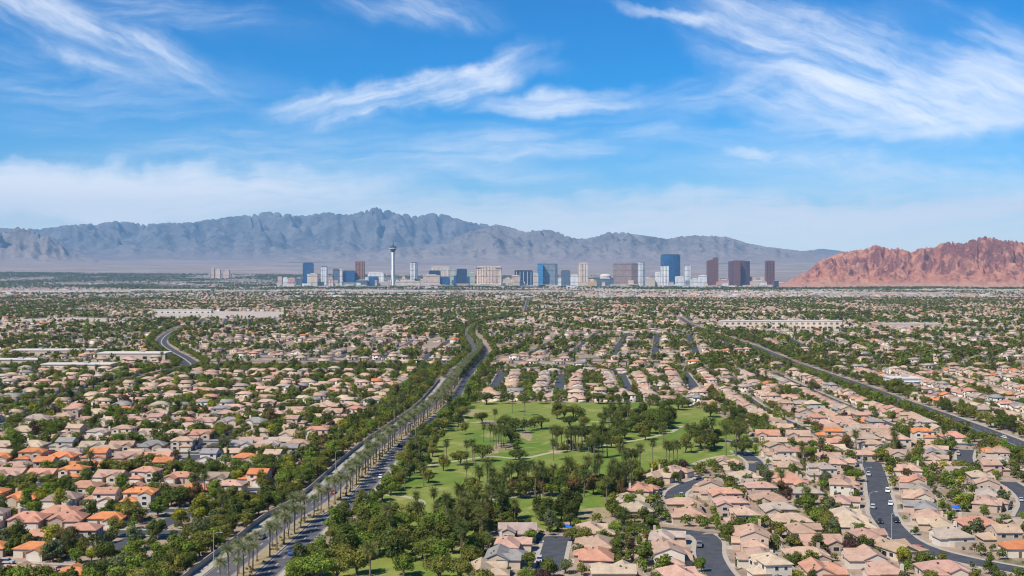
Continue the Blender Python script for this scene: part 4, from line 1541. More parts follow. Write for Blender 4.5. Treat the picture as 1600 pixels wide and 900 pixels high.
    for g in [wall, roof, gar, door] + wins + vents + ([chim] if chim else []):
        g.v = [(x * KX, y * KX, z * (.88 if two else .94)) for x, y, z in g.v]
    w, gx = w * KX, gx * KX
    out = dict(wall=wall, roof=roof, garage_door=gar, front_door=door, windows=wins, vents=vents, chimney=chim, two=two, gx=gx, w=w, style=style)
    if mir:
        for k_ in ('wall', 'roof', 'garage_door', 'front_door'):
            out[k_] = out[k_].mirrored()
        out['windows'] = [q.mirrored() for q in wins]
        out['vents'] = [q.mirrored() for q in vents]
        out['chimney'] = chim.mirrored() if chim else None
        out['gx'] = -gx
    return out


PROTO = [house_proto(s, 10 + i, m) for i, (s, m) in enumerate([(s, m) for s in 'ABCDEF' for m in (False, True)])]


def flat_arrays(items):
    """[(Geo, kind)] to V, quads, tris and the kind of each face."""
    V, Q, T, kq, kt = [], [], [], [], []
    off = 0
    for g, kind in items:
        V.extend(g.v)
        for f, m_ in zip(g.f, g.m):
            k = kind + m_ if kind == 2 else kind
            f = [off + i for i in f]
            if len(f) == 4:
                Q.append(f); kq.append(k)
            else:
                for i in range(1, len(f) - 1):
                    T.append([f[0], f[i], f[i + 1]]); kt.append(k)
        off += len(g.v)
    return np.array(V), np.array(Q, int).reshape(-1, 4), np.array(T, int).reshape(-1, 3), np.array(kq, int), np.array(kt, int)


for p in PROTO:
    far_items = [(p['roof'], 0), (p['wall'], 1), (p['garage_door'], 4)] + [(w_, 2) for w_ in p['windows']]
    p['far'] = flat_arrays(far_items)
    p['low'] = flat_arrays([(p['roof'], 0), (p['wall'], 1)])
    p['me'] = dict(roof=p['roof'].mesh('roof', [M['roof']]), wall=p['wall'].mesh('wall', [M['stucco']]),
                   garage_door=p['garage_door'].mesh('garage_door', [M['garage']]), front_door=p['front_door'].mesh('front_door', [M['door']]))
    if p['chimney']:
        p['me']['chimney'] = p['chimney'].mesh('chimney', [M['stucco']])
    p['win_me'] = [g.mesh('window', [M['trim'], M['glass']]) for g in p['windows']]
    p['vent_me'] = [g.mesh('roof_vent', [M['vent']]) for g in p['vents']]
    # a wall with its windows in it, for houses too far off to show each window
    wf = Geo()
    wf.v, wf.f, wf.m = list(p['wall'].v), list(p['wall'].f), [0] * len(p['wall'].f)
    for g in p['windows']:
        wf.poly(g.v, [f for f, m_ in zip(g.f, g.m) if m_ == 0], 1)
        n0 = len(wf.v) - len(g.v)
        for f, m_ in zip(g.f, g.m):
            if m_ == 1:
                wf.f.append(tuple(n0 + i for i in f)); wf.m.append(2)
    p['wall_far'] = wf.mesh('wall', [M['stucco'], M['trim'], M['glass']])

ROOFS = {'orange': (0.52, 0.20, 0.085), 'salmon': (0.45, 0.235, 0.16), 'pink': (0.43, 0.275, 0.205), 'tan': (0.42, 0.29, 0.205), 'beige': (0.44, 0.335, 0.24),
         'brown': (0.29, 0.215, 0.17), 'grey': (0.255, 0.235, 0.22), 'taupe': (0.36, 0.285, 0.235)}
WALLS = [(0.52, 0.42, 0.32), (0.46, 0.355, 0.265), (0.60, 0.53, 0.44), (0.49, 0.37, 0.29), (0.42, 0.325, 0.245), (0.53, 0.45, 0.36)]
PAL = {
    'orange': (['orange', 'salmon', 'pink', 'brown', 'grey', 'tan'], [.44, .18, .14, .08, .06, .10]),
    'pink': (['orange', 'salmon', 'pink', 'tan', 'beige', 'taupe', 'grey'], [.03, .09, .28, .25, .14, .15, .06]),
    'tan': (['orange', 'salmon', 'pink', 'tan', 'beige', 'taupe', 'grey'], [.03, .09, .21, .30, .18, .14, .05]),
    'taupe': (['salmon', 'pink', 'tan', 'beige', 'taupe', 'brown', 'grey'], [.08, .20, .22, .14, .22, .08, .06]),
}

HOUSES = []         # dict(x, y, rz, proto, roof, wall, row, s)


def pick_proto():
    return random.choices(PROTO, [1.5, 1.5, .5, .5, .6, .6, 1.5, 1.5, .4, .4, 1.6, 1.6])[0]


def house_scale(x, y):
    return 1.0 if x < blx(y) else 1.06 if y < 900 else 1.0


def try_house(x, y, rz, proto, pal, row, s, force=False):
    hsc = house_scale(x, y)
    if abs(x) > 0.4444 * y + 24:
        return False
    c, sn = math.cos(rz), math.sin(rz)
    w = proto['w'] / 2 * hsc + .2
    us = np.linspace(-w, w, 7)
    vs = np.linspace(-5.7, 5.7, 7) * hsc
    uu, vv = np.meshgrid(us, vs)
    X, Y = x + uu * c - vv * sn, y + uu * sn + vv * c
    if occ_at(X, Y).any():
        return False
    us = np.linspace(-w, w, 14)
    vs = np.linspace(-5.8, 5.8, 14) * hsc
    uu, vv = np.meshgrid(us, vs)
    X, Y = x + uu * c - vv * sn, y + uu * sn + vv * c
    i = ((X - OX0) / CELL).astype(int).clip(0, NX - 1)
    j = ((Y - OY0) / CELL).astype(int).clip(0, NY - 1)
    occ[i, j] = 3
    names, wt_ = PAL[pal]
    rc = random.choices(names, wt_)[0]
    base = np.array(ROOFS[rc])
    base = base * random.uniform(.86, 1.12) * (1 + rng.uniform(-.035, .035, 3))
    wc = np.array(random.choice(WALLS)) * random.uniform(.92, 1.06)
    HOUSES.append(dict(x=x, y=y, rz=rz, p=proto, rc=rc, roof=tuple(base), wall=tuple(wc), row=row, s=s, sc=hsc))
    return True


def palette(x, y):
    if x < -60 and y < 590:
        px = 800 + F * x / y
        return 'orange' if (px < 460 and y < 560) else 'pink'
    if x < -40:
        return random.choice(('pink', 'pink', 'tan'))
    return random.choice(('tan', 'taupe', 'tan', 'pink')) if y < 900 else random.choice(('pink', 'taupe', 'tan'))


for si, s in enumerate(STREETS):
    if not s['houses']:
        continue
    L = s['line']
    seg = np.concatenate([[0], np.cumsum(np.linalg.norm(np.diff(L, axis=0), axis=1))])
    nrm = normals(L)
    for side in (-1, 1):
        q = 7.0 + random.uniform(0, 4)
        while q < seg[-1] - 4:
            base = np.array([np.interp(q, seg, L[:, 0]), np.interp(q, seg, L[:, 1])])
            n = np.array([np.interp(q, seg, nrm[:, 0]), np.interp(q, seg, nrm[:, 1])])
            n /= np.linalg.norm(n)
            c = base + n * side * (s['off'] + random.uniform(-.6, .6))
            face = -n * side                       # towards the street
            rz = math.atan2(face[1], face[0]) + math.pi / 2 + random.uniform(-.02, .02)
            if c[0] < blx(c[1]) and random.random() < .10:
                q += 12.5
                continue
            proto = pick_proto()
            ok = try_house(c[0], c[1], rz, proto, palette(*c), (si, side), q)
            q += (proto['w'] * house_scale(*c) + random.uniform(.9, 2.0)) if ok else 2.0
        if s['cul']:
            pass

# free ground inside the near part that no street row took: houses along short lanes
for yy_ in np.arange(343, 1090, 9):
    for xx_ in np.arange(-520, 560, 9):
        x, y = xx_ + random.uniform(-1, 1), yy_ + random.uniform(-1, 1)
        rz = random.choice((0, math.pi / 2, -math.pi / 2, math.pi, 0))
        if random.random() > (.25 if x < blx(y) else .85) or (x > blx(y) - 24 and x < blx(y) + 46):
            continue
        try_house(x, y, rz, pick_proto(), palette(x, y), None, 0)

N_NEAR = len(HOUSES)
# the suburb beyond: districts with a street grid each
dist_c = []
for yy_ in np.arange(1150, 4700, 420):
    for xx_ in np.arange(-2200, 2300, 380):
        dist_c.append((xx_ + random.uniform(-120, 120), yy_ + random.uniform(-130, 130), random.choice((0, 0, 90, 90)) + random.uniform(-14, 14), random.choice(('pink', 'tan', 'taupe', 'pink'))))
DC = np.array([(a, b) for a, b, _, _ in dist_c])
fs = Geo()
for k, (cx, cy, a, pal) in enumerate(dist_c):
    if abs(cx) > .4444 * cy + 420:
        continue
    ca, sa = math.cos(R(a)), math.sin(R(a))
    for u in np.arange(-320, 321, 48):
        run = []
        for v in np.arange(-330, 331, 13.8):
            sxx, syy = cx + u * ca - v * sa, cy + u * sa + v * ca
            if syy < 1108 or abs(sxx) > .4444 * syy + 30 or np.argmin(((DC - (sxx, syy)) ** 2).sum(1)) != k:
                continue
            if occ_at(sxx, syy) == 0 and syy < 2600:
                h0, h1 = v - 7, v + 7
                fs.face([(cx + (u + e) * ca - h * sa, cy + (u + e) * sa + h * ca, 0.05) for e, h in ((-4.2, h0), (4.2, h0), (4.2, h1), (-4.2, h1))])
                i_, j_ = int((sxx - OX0) / CELL), int((syy - OY0) / CELL)
                if 3 < i_ < NX - 4 and 3 < j_ < NY - 4:
                    occ[i_ - 3:i_ + 3, j_ - 3:j_ + 3] = 1
            if int(v / 13.8) % 10 == 0 or vnoise(np.array(sxx / 75.), np.array(syy / 75.), 31) > .74:
                continue
            for side in (-1, 1):
                uu = u + side * 12.5
                try_house(cx + uu * ca - v * sa, cy + uu * sa + v * ca, R(a) + (math.pi / 2 if side < 0 else -math.pi / 2) + math.pi, pick_proto(), pal, None, 0)
tag(add('far_street', fs.mesh('far_street', [M['asphalt']])), 'dark streets among the far houses', 'street', kind='structure')
for h in HOUSES:
    h['d'] = math.hypot(h['x'], h['y'])
    h['px'] = 800 + F * h['x'] / h['y']
    h['py'] = HOR + F * EYE / h['y']

# which houses show largest: the nearest 300 inside the frame are things of their own
inframe = [h for h in HOUSES if -30 < h['px'] < 1630 and h['py'] < 925]
inframe.sort(key=lambda h: h['d'])
SINGLE = inframe[:300]
sid = {id(h) for h in SINGLE}
drive = Geo()
rows = {}
for h in SINGLE:
    rows.setdefault(h['row'], []).append(h)
for row, hs_ in rows.items():
    hs_.sort(key=lambda h: h['s'] if row is not None and STREETS[row[0]]['end'] == 'boulevard' else h['y'])
    for i, h in enumerate(hs_):
        roofw = h['rc'] + '-roofed'
        st = 'two-storey' if h['p']['two'] else 'one-storey'
        if row is None:
            p_ = np.array([h['x'], h['y']])
            near_ = min((q for q in STREETS if q['houses']), key=lambda q: ((q['line'] - p_) ** 2).sum(1).min())
            h['band'] = 'off ' + near_['desc']
        else:
            s = STREETS[row[0]]
            side = 'left' if ((row[1] < 0) == (s['line'][-1][1] >= s['line'][0][1])) else 'right'
            side = s['rows'][0 if row[1] < 0 else 1] if s['end'] == 'boulevard' else side
            h['ord'], h['rowname'] = ordinal(i), f"{side} row of {s['desc']}"
            h['label'] = f"{roofw} {st} house {ordinal(i)} from {s['end']} {side} row of {s['desc']}"
if None in rows:
    cnt = {}
    for h in rows[None]:
        k = cnt.get(h['band'], 0)
        cnt[h['band']] = k + 1
        h['ord'], h['rowname'] = ordinal(k), h['band']
        st = 'two-storey' if h['p']['two'] else 'one-storey'
        h['label'] = f"{h['rc']}-roofed {st} house {ordinal(k)} from near end {h['band']}"
for k, h in enumerate(SINGLE):
    p = h['p']
    root = empty('suburban_house', (h['x'], h['y'], 0), h['rz'])
    root.scale = (h['sc'], h['sc'], 1.0 + (h['sc'] - 1) * .5)
    tag(root, h['label'], 'house', 'stucco houses with tiled roofs')
    add('roof', p['me']['roof'], root, color=h['roof'])
    if k < 120:
        add('wall', p['me']['wall'], root, color=h['wall'])
        add('garage_door', p['me']['garage_door'], root)
        add('front_door', p['me']['front_door'], root)
        for w_ in p['win_me']:
            add('window', w_, root)
        for v_ in p['vent_me']:
            add('roof_vent', v_, root)
    else:
        add('wall', p['wall_far'], root, color=h['wall'])
        add('garage_door', p['me']['garage_door'], root)
    if 'chimney' in p['me']:
        add('chimney', p['me']['chimney'], root, color=h['wall'])
    c, sn = math.cos(h['rz']), math.sin(h['rz'])
    q = [((p['gx'] + a) * h['sc'], b * h['sc']) for a, b in ((-2.5, -5.6), (-2.6, -8.9), (2.6, -8.9), (2.5, -5.6))]
    drive.face([(h['x'] + a * c - b * sn, h['y'] + a * sn + b * c, 0.02) for a, b in q])
tag(add('driveway_pavement', drive.mesh('driveway_pavement', [M['concrete']])), 'pale concrete driveways in front of the garages', 'driveway', kind='structure')


def merge(items):
    """items: [(proto arrays, x, y, z, rz, scale, tints per kind)] to one mesh's arrays."""
    VV, QQ, TT, cq, ct = [], [], [], [], []
    off = 0
    for (V, Q, T, kq, kt), x, y, z, rz, sc, tints in items:
        c, s = math.cos(rz) * sc, math.sin(rz) * sc
        VV.append(np.stack([V[:, 0] * c - V[:, 1] * s + x, V[:, 0] * s + V[:, 1] * c + y, V[:, 2] * sc + z], 1))
        tt = np.array(tints)
        if len(Q):
            QQ.append(Q + off); cq.append(tt[kq])
        if len(T):
            TT.append(T + off); ct.append(tt[kt])
        off += len(V)
    cat = lambda a, n: np.concatenate(a) if a else np.zeros((0, n))
    return np.concatenate(VV), cat(QQ, 4).astype(int), cat(TT, 3).astype(int), cat(cq, 3), cat(ct, 3)


items = []
for h in HOUSES:
    if id(h) in sid:
        continue
    arr = h['p']['far'] if h['d'] < 1500 else h['p']['low']
    items.append((arr, h['x'], h['y'], 0, h['rz'], h['sc'], [h['roof'], h['wall'], (.6, .55, .47), (.04, .045, .05), (.58, .52, .43)]))

# beyond 4.7 km: plain hipped blocks, some pale flat roofs
bg_, bw_ = Geo(), Geo()
hip(bg_, -7, 7, -6, 6, 3.6, .4)
bw_.box(-7, 7, -6, 6, -.5, 3.6, 0, False)
LOWA = flat_arrays([(bg_, 0), (bw_, 1)])
fb = Geo()
fb.box(-16, 16, -9, 9, -.5, 4.5, 0, False)
FLATA = flat_arrays([(fb, 0)])
cntf = 0
n_far = 26000
yy = 1 / np.sqrt(rng.uniform(1 / 16500.0 ** 2, 1 / 4700.0 ** 2, n_far)) if False else np.sqrt(rng.uniform(4700.0 ** 2, 12500.0 ** 2, n_far))
xx = rng.uniform(-.455, .455, n_far) * yy
dens = fbm(xx / 700, yy / 420, 4, 5)
for x, y, dn in zip(xx, yy, dens):
    if dn < 0.40:
        continue
    if 9700 < y < 11400 and -2000 < x < 2600:
        continue
    if x > 2150 and y > 9050:
        continue
    z = float(ground_z(x, y))
    a = random.choice((0, 90)) + 20 * (dn - .5) * 10
    if random.random() < .16:
        sc = random.uniform(.5, 1.7)
        t_ = random.uniform(.30, .48)
        items.append((FLATA, x, y, z, R(a), sc, [(t_, t_ * .95, t_ * .89)] * 2))
    else:
        rc = np.array(ROOFS[random.choice(('pink', 'tan', 'beige', 'taupe', 'grey', 'salmon'))]) * random.uniform(.85, 1.1)
        items.append((LOWA, x, y, z, R(a), random.uniform(.9, 1.4), [tuple(rc), (.52, .45, .37)]))
V, Q, T, cq, ct = merge(items)
fh = bulk('distant_houses', V, Q, T, [M['housing']], cq, ct)
tag(add('distant_houses', fh), 'mass of tan and pink tiled houses filling the valley toward the skyline', 'houses', kind='stuff')
print('houses', len(HOUSES), 'near', N_NEAR, 'in frame', len(inframe), 'far300 d', SINGLE[-1]['d'])

# ----------------------------------------------------------------------------
# walls between back yards
# ----------------------------------------------------------------------------
WALL_ROWS = {}
for h in SINGLE:
    if h['row'] is not None:
        WALL_ROWS.setdefault(h['row'], []).append(h)
nw = 0
for row, hs_ in WALL_ROWS.items():
    if len(hs_) < 3:
        continue
    s = STREETS[row[0]]
    hs_.sort(key=lambda h: h['s'])
    runs, cur = [], [hs_[0]]
    for a, b in zip(hs_, hs_[1:]):
        if math.hypot(a['x'] - b['x'], a['y'] - b['y']) > 23:
            runs.append(cur); cur = [b]
        else:
            cur.append(b)
    runs.append(cur)
    for ri, run in enumerate(runs):
        if len(run) < 2:
            continue
        g = Geo()
        pts = []
        for h in run:
            c, sn = math.cos(h['rz']), math.sin(h['rz'])
            for u in (-7.2 * h['sc'], 7.2 * h['sc']):
                pts.append((h['x'] + u * c - 10.0 * sn, h['y'] + u * sn + 10.0 * c))
            u = 7.1 * h['sc']
            a = (h['x'] + u * c + 1.5 * sn, h['y'] + u * sn - 1.5 * c)
            b = (h['x'] + u * c - 10.0 * sn, h['y'] + u * sn + 10.0 * c)
            n = np.array([c, sn]) * .1
            g.prism([(a[0] - n[0], a[1] - n[1]), (a[0] + n[0], a[1] + n[1]), (b[0] + n[0], b[1] + n[1]), (b[0] - n[0], b[1] - n[1])], -.1, 1.78)
        ok = True
        for a, b in zip(pts, pts[1:]):
            a, b = np.array(a), np.array(b)
            if np.linalg.norm(b - a) < .3:
                continue
            t_ = (b - a) / np.linalg.norm(b - a)
            n = np.array([t_[1], -t_[0]]) * .1
            g.prism([tuple(a - n), tuple(b - n), tuple(b + n), tuple(a + n)][::-1] if False else [tuple(a + n), tuple(b + n), tuple(b - n), tuple(a - n)], -.1, 1.8)
        if not g.v:
            continue
        side = 'left' if ((row[1] < 0) == (s['line'][-1][1] >= s['line'][0][1])) else 'right'
        o = add('block_wall', g.mesh('block_wall', [M['block']]))
        side = s['rows'][0 if row[1] < 0 else 1] if s['end'] == 'boulevard' else side
        tag(o, f"beige yard wall {ordinal(ri)} stretch behind {side} row of {s['desc']}", 'wall', 'beige block walls between the back yards')
        nw += 1
# the wall along the boulevard
Lw = median[(median[:, 1] < 1000)]
g = Geo()
n = normals(Lw)
a, b = Lw + n * -16.1, Lw + n * -15.8
for i in range(len(Lw) - 1):
    g.prism([tuple(a[i]), tuple(b[i]), tuple(b[i + 1]), tuple(a[i + 1])], -.1, 2.0)
tag(add('boulevard_wall', g.mesh('boulevard_wall', [M['block']])), 'long beige block wall along the western sidewalk of the palm boulevard', 'wall')

# ----------------------------------------------------------------------------
# trees
# ----------------------------------------------------------------------------

def leaf_quads(P, Nrm, size, r_, aspect=1.0):
    """One small quad per point, facing about Nrm."""
    n = len(P)
    Nn = Nrm + r_.normal(0, .45, (n, 3))
    Nn /= np.linalg.norm(Nn, axis=1)[:, None] + 1e-9
    ref = r_.normal(0, 1, (n, 3))
    A = np.cross(Nn, ref)
    A /= np.linalg.norm(A, axis=1)[:, None] + 1e-9
    Bv = np.cross(Nn, A)
    s = (size * r_.uniform(.65, 1.35, n))[:, None]
    a, b = A * s * .5 * aspect, Bv * s * .5
    k = r_.uniform(.55, 1.0, (4, n, 1))
    V = np.stack([P - a * k[0], P - b * k[1], P + a * k[2], P + b * k[3]], 1).reshape(-1, 3)
    Q = np.arange(4 * n).reshape(-1, 4)
    return V, Q


def crown_points(n, rad, hgt, base, lobes, r_, kind):
    """Points on the outside of overlapping leaf masses, and their outward direction."""
    C, S = [], []
    for k in range(lobes):
        a = r_.uniform(0, 2 * np.pi)
        q = r_.uniform(.0, 1) ** .6
        zf = r_.uniform(0, 1)
        if kind == 'pine':
            rr = rad * (1 - .55 * zf) * q * .72
        elif kind == 'umbrella':
            rr = rad * q * .78
            zf = .45 + .5 * zf * (1 - .5 * q)
        elif kind == 'cypress':
            rr = rad * .35 * q
        else:
            rr = rad * q * .80 * (1 - .35 * abs(zf - .35))
        C.append((rr * math.cos(a), rr * math.sin(a), base + hgt * (.16 + .70 * zf)))
        S.append(rad * r_.uniform(.24, .48) * (.62 if kind == 'cypress' else 1))
    C, S = np.array(C), np.array(S)
    w = S ** 2
    idx = r_.choice(len(C), n, p=w / w.sum())
    D = r_.normal(0, 1, (n, 3))
    D[:, 2] = D[:, 2] * .9 + .12
    D /= np.linalg.norm(D, axis=1)[:, None]
    rr = S[idx] * r_.uniform(.62, 1.08, n)
    P = C[idx] + D * rr[:, None] * np.array([1, 1, .82])
    P[:, 2] = np.maximum(P[:, 2], base * .75)
    out = P - np.array([0, 0, base + hgt * .4])
    out /= np.linalg.norm(out, axis=1)[:, None] + 1e-9
    Nn = D * .75 + out * .45 + np.array([0, 0, .18])
    return P, Nn, C, S


TREE_VARIANTS = []


def tree_variant(kind, seed, rad, hgt, base, lobes, n, leaf):
    r_ = np.random.default_rng(seed)
    P, Nn, C, S = crown_points(n, rad, hgt, base, lobes, r_, kind)
    V, Q = leaf_quads(P, Nn, leaf, r_, 1.25)
    crown = bulk('crown', V, Q, mats=[M['leaf']])
    g = Geo()
    tr = .055 * rad + .06
    g.tube([(0, 0, -.3), (.05 * rad, .02, base * .6), (.02, .06 * rad, base * 1.05), (0, 0, base + hgt * .55)], [tr * 1.35, tr, tr * .85, tr * .4], 7)
    for k in range(min(7, lobes)):
        c = C[k]
        mid = (c[0] * .4, c[1] * .4, base + (c[2] - base) * .45)
        g.tube([(0, 0, base * .8), mid, tuple(c)], [tr * .6, tr * .42, tr * .15], 5, cap=False)
    trunk = g.mesh('trunk', [M['bark']])
    # lighter copies of the same crown for the masses
    med = {}
    for nm, nn, lf in (('med', 420, leaf * 1.75), ('far', 70, leaf * 3.6), ('dot', 22, leaf * 6.0)):
        r2 = np.random.default_rng(seed + 500)
        w = S ** 2
        Pm, Nm, _, _ = crown_points(nn, rad, hgt, base, lobes, np.random.default_rng(seed), kind)
        Vm, Qm = leaf_quads(Pm, Nm, lf, r2, 1.2)
        med[nm] = (Vm, Qm)
    TREE_VARIANTS.append(dict(kind=kind, crown=crown, trunk=trunk, rad=rad, h=base + hgt, lod=med))
    return TREE_VARIANTS[-1]


for i in range(7):
    tree_variant('round', 100 + i, 3.7 + .25 * (i % 3), 5.2 + .4 * (i % 2), 1.6, 13 + i, 2400, .50)
for i in range(4):
    tree_variant('pine', 140 + i, 3.9, 8.2 + .6 * (i % 2), 1.9, 20 + i, 2800, .48)
for i in range(4):
    tree_variant('umbrella', 160 + i, 4.9, 5.6, 1.7, 18 + i, 2800, .52)
for i in range(2):
    tree_variant('cypress', 180 + i, 1.6, 8.5, .6, 22, 1500, .36)
KIND_IDX = {k: [i for i, v in enumerate(TREE_VARIANTS) if v['kind'] == k] for k in ('round', 'pine', 'umbrella', 'cypress')}

GREENS = {'dark green': (0.076, 0.092, 0.027), 'deep green': (0.100, 0.120, 0.029), 'olive': (0.148, 0.145, 0.038), 'fresh green': (0.130, 0.172, 0.032), 'yellow-green': (0.21, 0.21, 0.030),
          'grey-green': (0.105, 0.120, 0.058), 'brownish': (0.125, 0.085, 0.040), 'purple-brown': (0.068, 0.040, 0.040)}
GREENNAMES = list(GREENS)

# palms -----------------------------------------------------------------------


def frond(g, a, lift, length, droop, width, segs=6, leaf_n=9, stiff=False):
    """A feather frond: a drooping rib with leaflets hanging on both sides."""
    ca, sa = math.cos(a), math.sin(a)
    pts = []
    th, r_, z = lift, 0.15, 0.0
    for s in range(segs + 1):
        pts.append((r_, z))
        r_ += math.cos(th) * length / segs
        z += math.sin(th) * length / segs
        th -= droop / segs
    R_ = np.array([p[0] for p in pts]); Z_ = np.array([p[1] for p in pts])
    tt = np.linspace(0, 1, segs + 1)
    for k in range(leaf_n):
        t0 = .12 + .86 * k / leaf_n
        t1 = t0 + .62 / leaf_n
        r0, z0 = np.interp(t0, tt, R_), np.interp(t0, tt, Z_)
        r1, z1 = np.interp(t1, tt, R_), np.interp(t1, tt, Z_)
        wv = width * math.sin(math.pi * min(1, .22 + .78 * t0)) ** .7
        for sd in (-1, 1):
            ro, zo = r1 + wv * .55, z1 - wv * .38
            off = sd * wv
            p0 = (r0 * ca, r0 * sa, z0)
            p1 = (r1 * ca, r1 * sa, z1)
            p2 = (ro * ca - off * sa, ro * sa + off * ca, zo)
            g.face((p0, p1, p2) if sd > 0 else (p1, p0, p2))


def palm_variant(kind, seed):
    r_ = random.Random(seed)
    g, tr, sk = Geo(), Geo(), None
    if kind == 'date':
        H_ = 9.2
        for k in range(60):
            a = k * 2.39996 + r_.uniform(-.2, .2)
            q = k / 59
            frond(g, a, R(78 - 95 * q + r_.uniform(-6, 6)), r_.uniform(2.6, 3.2), R(62 + 25 * q), .58)
        tr.tube([(0, 0, -.3), (.04, 0, H_ * .5), (0, 0, H_ - .1)], [.27, .21, .24], 8)
        sk = Geo()
        sk.tube([(0, 0, H_ - 1.0), (0, 0, H_ - .3), (0, 0, H_ + .25)], [.32, .55, .30], 8)
    else:
        H_ = 10.0
        for k in range(54):
            a = k * 2.39996 + r_.uniform(-.2, .2)
            q = k / 53
            frond(g, a, R(80 - 130 * q + r_.uniform(-8, 8)), r_.uniform(2.4, 3.1), R(45 + 25 * q), .62, 5, 7)
        bend = r_.uniform(-.25, .25)
        tr.tube([(0, 0, -.3), (bend, 0, H_ * .5), (0, 0, H_)], [.30, .21, .19], 7)
        sk = Geo()
        sk.tube([(0, 0, H_ - 2.3), (0, 0, H_ - 1.5), (0, 0, H_ - .2)], [.35, .75, .45], 8)
    g.v = [(x, y, z + H_) for x, y, z in g.v]
    me = g.mesh('crown', [M['leaf']])
    V, Q, T, kq, kt = flat_arrays([(g, 0)])
    return dict(kind=kind, crown=me, trunk=tr.mesh('trunk', [M['palm_bark']]), skirt=sk.mesh('dead_frond_skirt', [M['thatch']]), h=H_, lod=flat_arrays([(g, 0), (tr, 1), (sk, 2 if False else 1)]))


DATE = [palm_variant('date', 300 + i) for i in range(4)]
FAN = [palm_variant('fan', 320 + i) for i in range(5)]
TREES, PALMS = [], []


def tree_ok(x, y, r, on=(0,)):
    if abs(x) > .4444 * y + 10 or not (OY0 < y < OY1) or not (OX0 < x < OX1):
        return False
    if occ_at(x, y) not in on:
        return False
    i, j = int((x - OX0) / CELL), int((y - OY0) / CELL)
    k = max(1, int(r / CELL))
    if treeocc[max(i - k, 0):i + k + 1, max(j - k, 0):j + k + 1].any():
        return False
    return True


def put_tree(x, y, kind, tint, s, zone, mark=0.5):
    v = random.choice(KIND_IDX[kind])
    i, j = int((x - OX0) / CELL), int((y - OY0) / CELL)
    k = int(TREE_VARIANTS[v]['rad'] * s * mark / CELL)
    treeocc[max(i - k, 0):i + k + 1, max(j - k, 0):j + k + 1] = True
    TREES.append(dict(x=x, y=y, v=v, tint=tint, s=s, rz=random.uniform(0, 6.28), zone=zone, kind=kind))


def put_palm(x, y, kind, s, zone, tint):
    PALMS.append(dict(x=x, y=y, v=random.randrange(len(DATE if kind == 'date' else FAN)), s=s, rz=random.uniform(0, 6.28), zone=zone, kind=kind, tint=tint))


# golf course: trees where the photograph shows them
G_TREES = [(700, 668), (716, 667), (724, 679), (690, 688), (679, 700), (667, 707), (676, 714), (650, 705), (641, 716), (656, 692), (703, 652), (720, 654), (664, 679), (692, 674), (648, 722), (630, 730), (710, 644), (697, 660),
           (753, 662), (805, 674), (816, 677), (832, 673), (846, 671), (790, 669), (805, 694), (797, 690), (753, 722), (806, 719), (812, 724), (882, 654), (896, 652), (870, 655), (890, 668), (910, 668), (905, 656),
           (945, 661), (958, 655), (975, 650), (990, 655), (1005, 656), (1020, 660), (1035, 666), (1015, 678), (1030, 679), (1000, 682), (985, 676), (965, 669), (950, 689), (966, 694), (940, 700), (925, 707), (930, 690),
           (914, 691), (976, 686), (1041, 671), (1047, 661), (955, 700), (966, 703), (1010, 668), (995, 668), (1095, 701), (1106, 706), (1116, 700), (1072, 708), (1120, 690), (1100, 684), (1086, 690), (1133, 676), (1155, 690), (1166, 700),
           (1160, 712), (935, 631), (950, 631), (966, 631), (976, 629), (1046, 641), (1060, 641), (1066, 637), (725, 633), (700, 633), (712, 640), (1145, 664), (1110, 652), (820, 629), (790, 631), (870, 630), (845, 631), (760, 632), (1000, 632), (1020, 634)]
for k, (px, py) in enumerate(G_TREES):
    x, y = at(px, py)
    kind = random.choice(('umbrella', 'pine', 'round', 'umbrella'))
    put_tree(x, y, kind, random.choice(('dark green', 'dark green', 'deep green', 'olive')), random.uniform(.85, 1.2), 'golf course', .3)
G_PALMS = [(773, 666), (765, 700), (775, 702), (783, 700), (790, 703), (755, 691), (770, 695), (779, 694), (787, 696), (729, 722), (739, 722), (742, 728), (863, 702), (870, 705), (878, 703), (886, 706), (893, 704), (900, 703), (910, 700),
           (945, 662), (950, 664), (955, 661), (968, 653), (920, 716), (928, 718), (935, 717), (942, 716), (949, 715), (1080, 706), (1075, 700), (972, 739), (980, 742), (986, 743), (993, 742), (1000, 739), (976, 745), (1020, 722), (1036, 700), (1041, 729),
           (1052, 729), (1058, 731), (1134, 712), (1150, 712), (1158, 684), (1046, 726), (865, 720), (800, 645), (820, 650)]
for px, py in G_PALMS:
    x, y = at(px, py)
    put_palm(x, y, 'fan', random.uniform(.85, 1.15) * (1.35 if px in (1134, 1150) else 1), 'golf course', random.choice(((0.095, 0.110, 0.036), (0.115, 0.125, 0.042))))


def mass(poly_px, n, zone, kinds, tints, smin=.8, smax=1.2, palms=0, on=(0, 2), gap=.42, pal_kind='fan'):
    P = [at(*q) for q in poly_px]
    xs, ys = [p[0] for p in P], [p[1] for p in P]
    got = tries = 0
    while got < n and tries < n * 60:
        tries += 1
        x, y = random.uniform(min(xs), max(xs)), random.uniform(min(ys), max(ys))
        if not in_poly(np.array(x), np.array(y), P):
            continue
        s = random.uniform(smin, smax)
        if not tree_ok(x, y, 3.8 * s * gap, on):
            continue
        put_tree(x, y, random.choice(kinds), random.choice(tints), s, zone, .45)
        got += 1
    got = 0
    tries = 0
    while got < palms and tries < palms * 60:
        tries += 1
        x, y = random.uniform(min(xs), max(xs)), random.uniform(min(ys), max(ys))
        if in_poly(np.array(x), np.array(y), P) and occ_at(x, y) in on:
            put_palm(x, y, pal_kind, random.uniform(.8, 1.2), zone, random.choice(((0.095, 0.110, 0.036), (0.125, 0.13, 0.046), (0.08, 0.098, 0.034))))
            got += 1


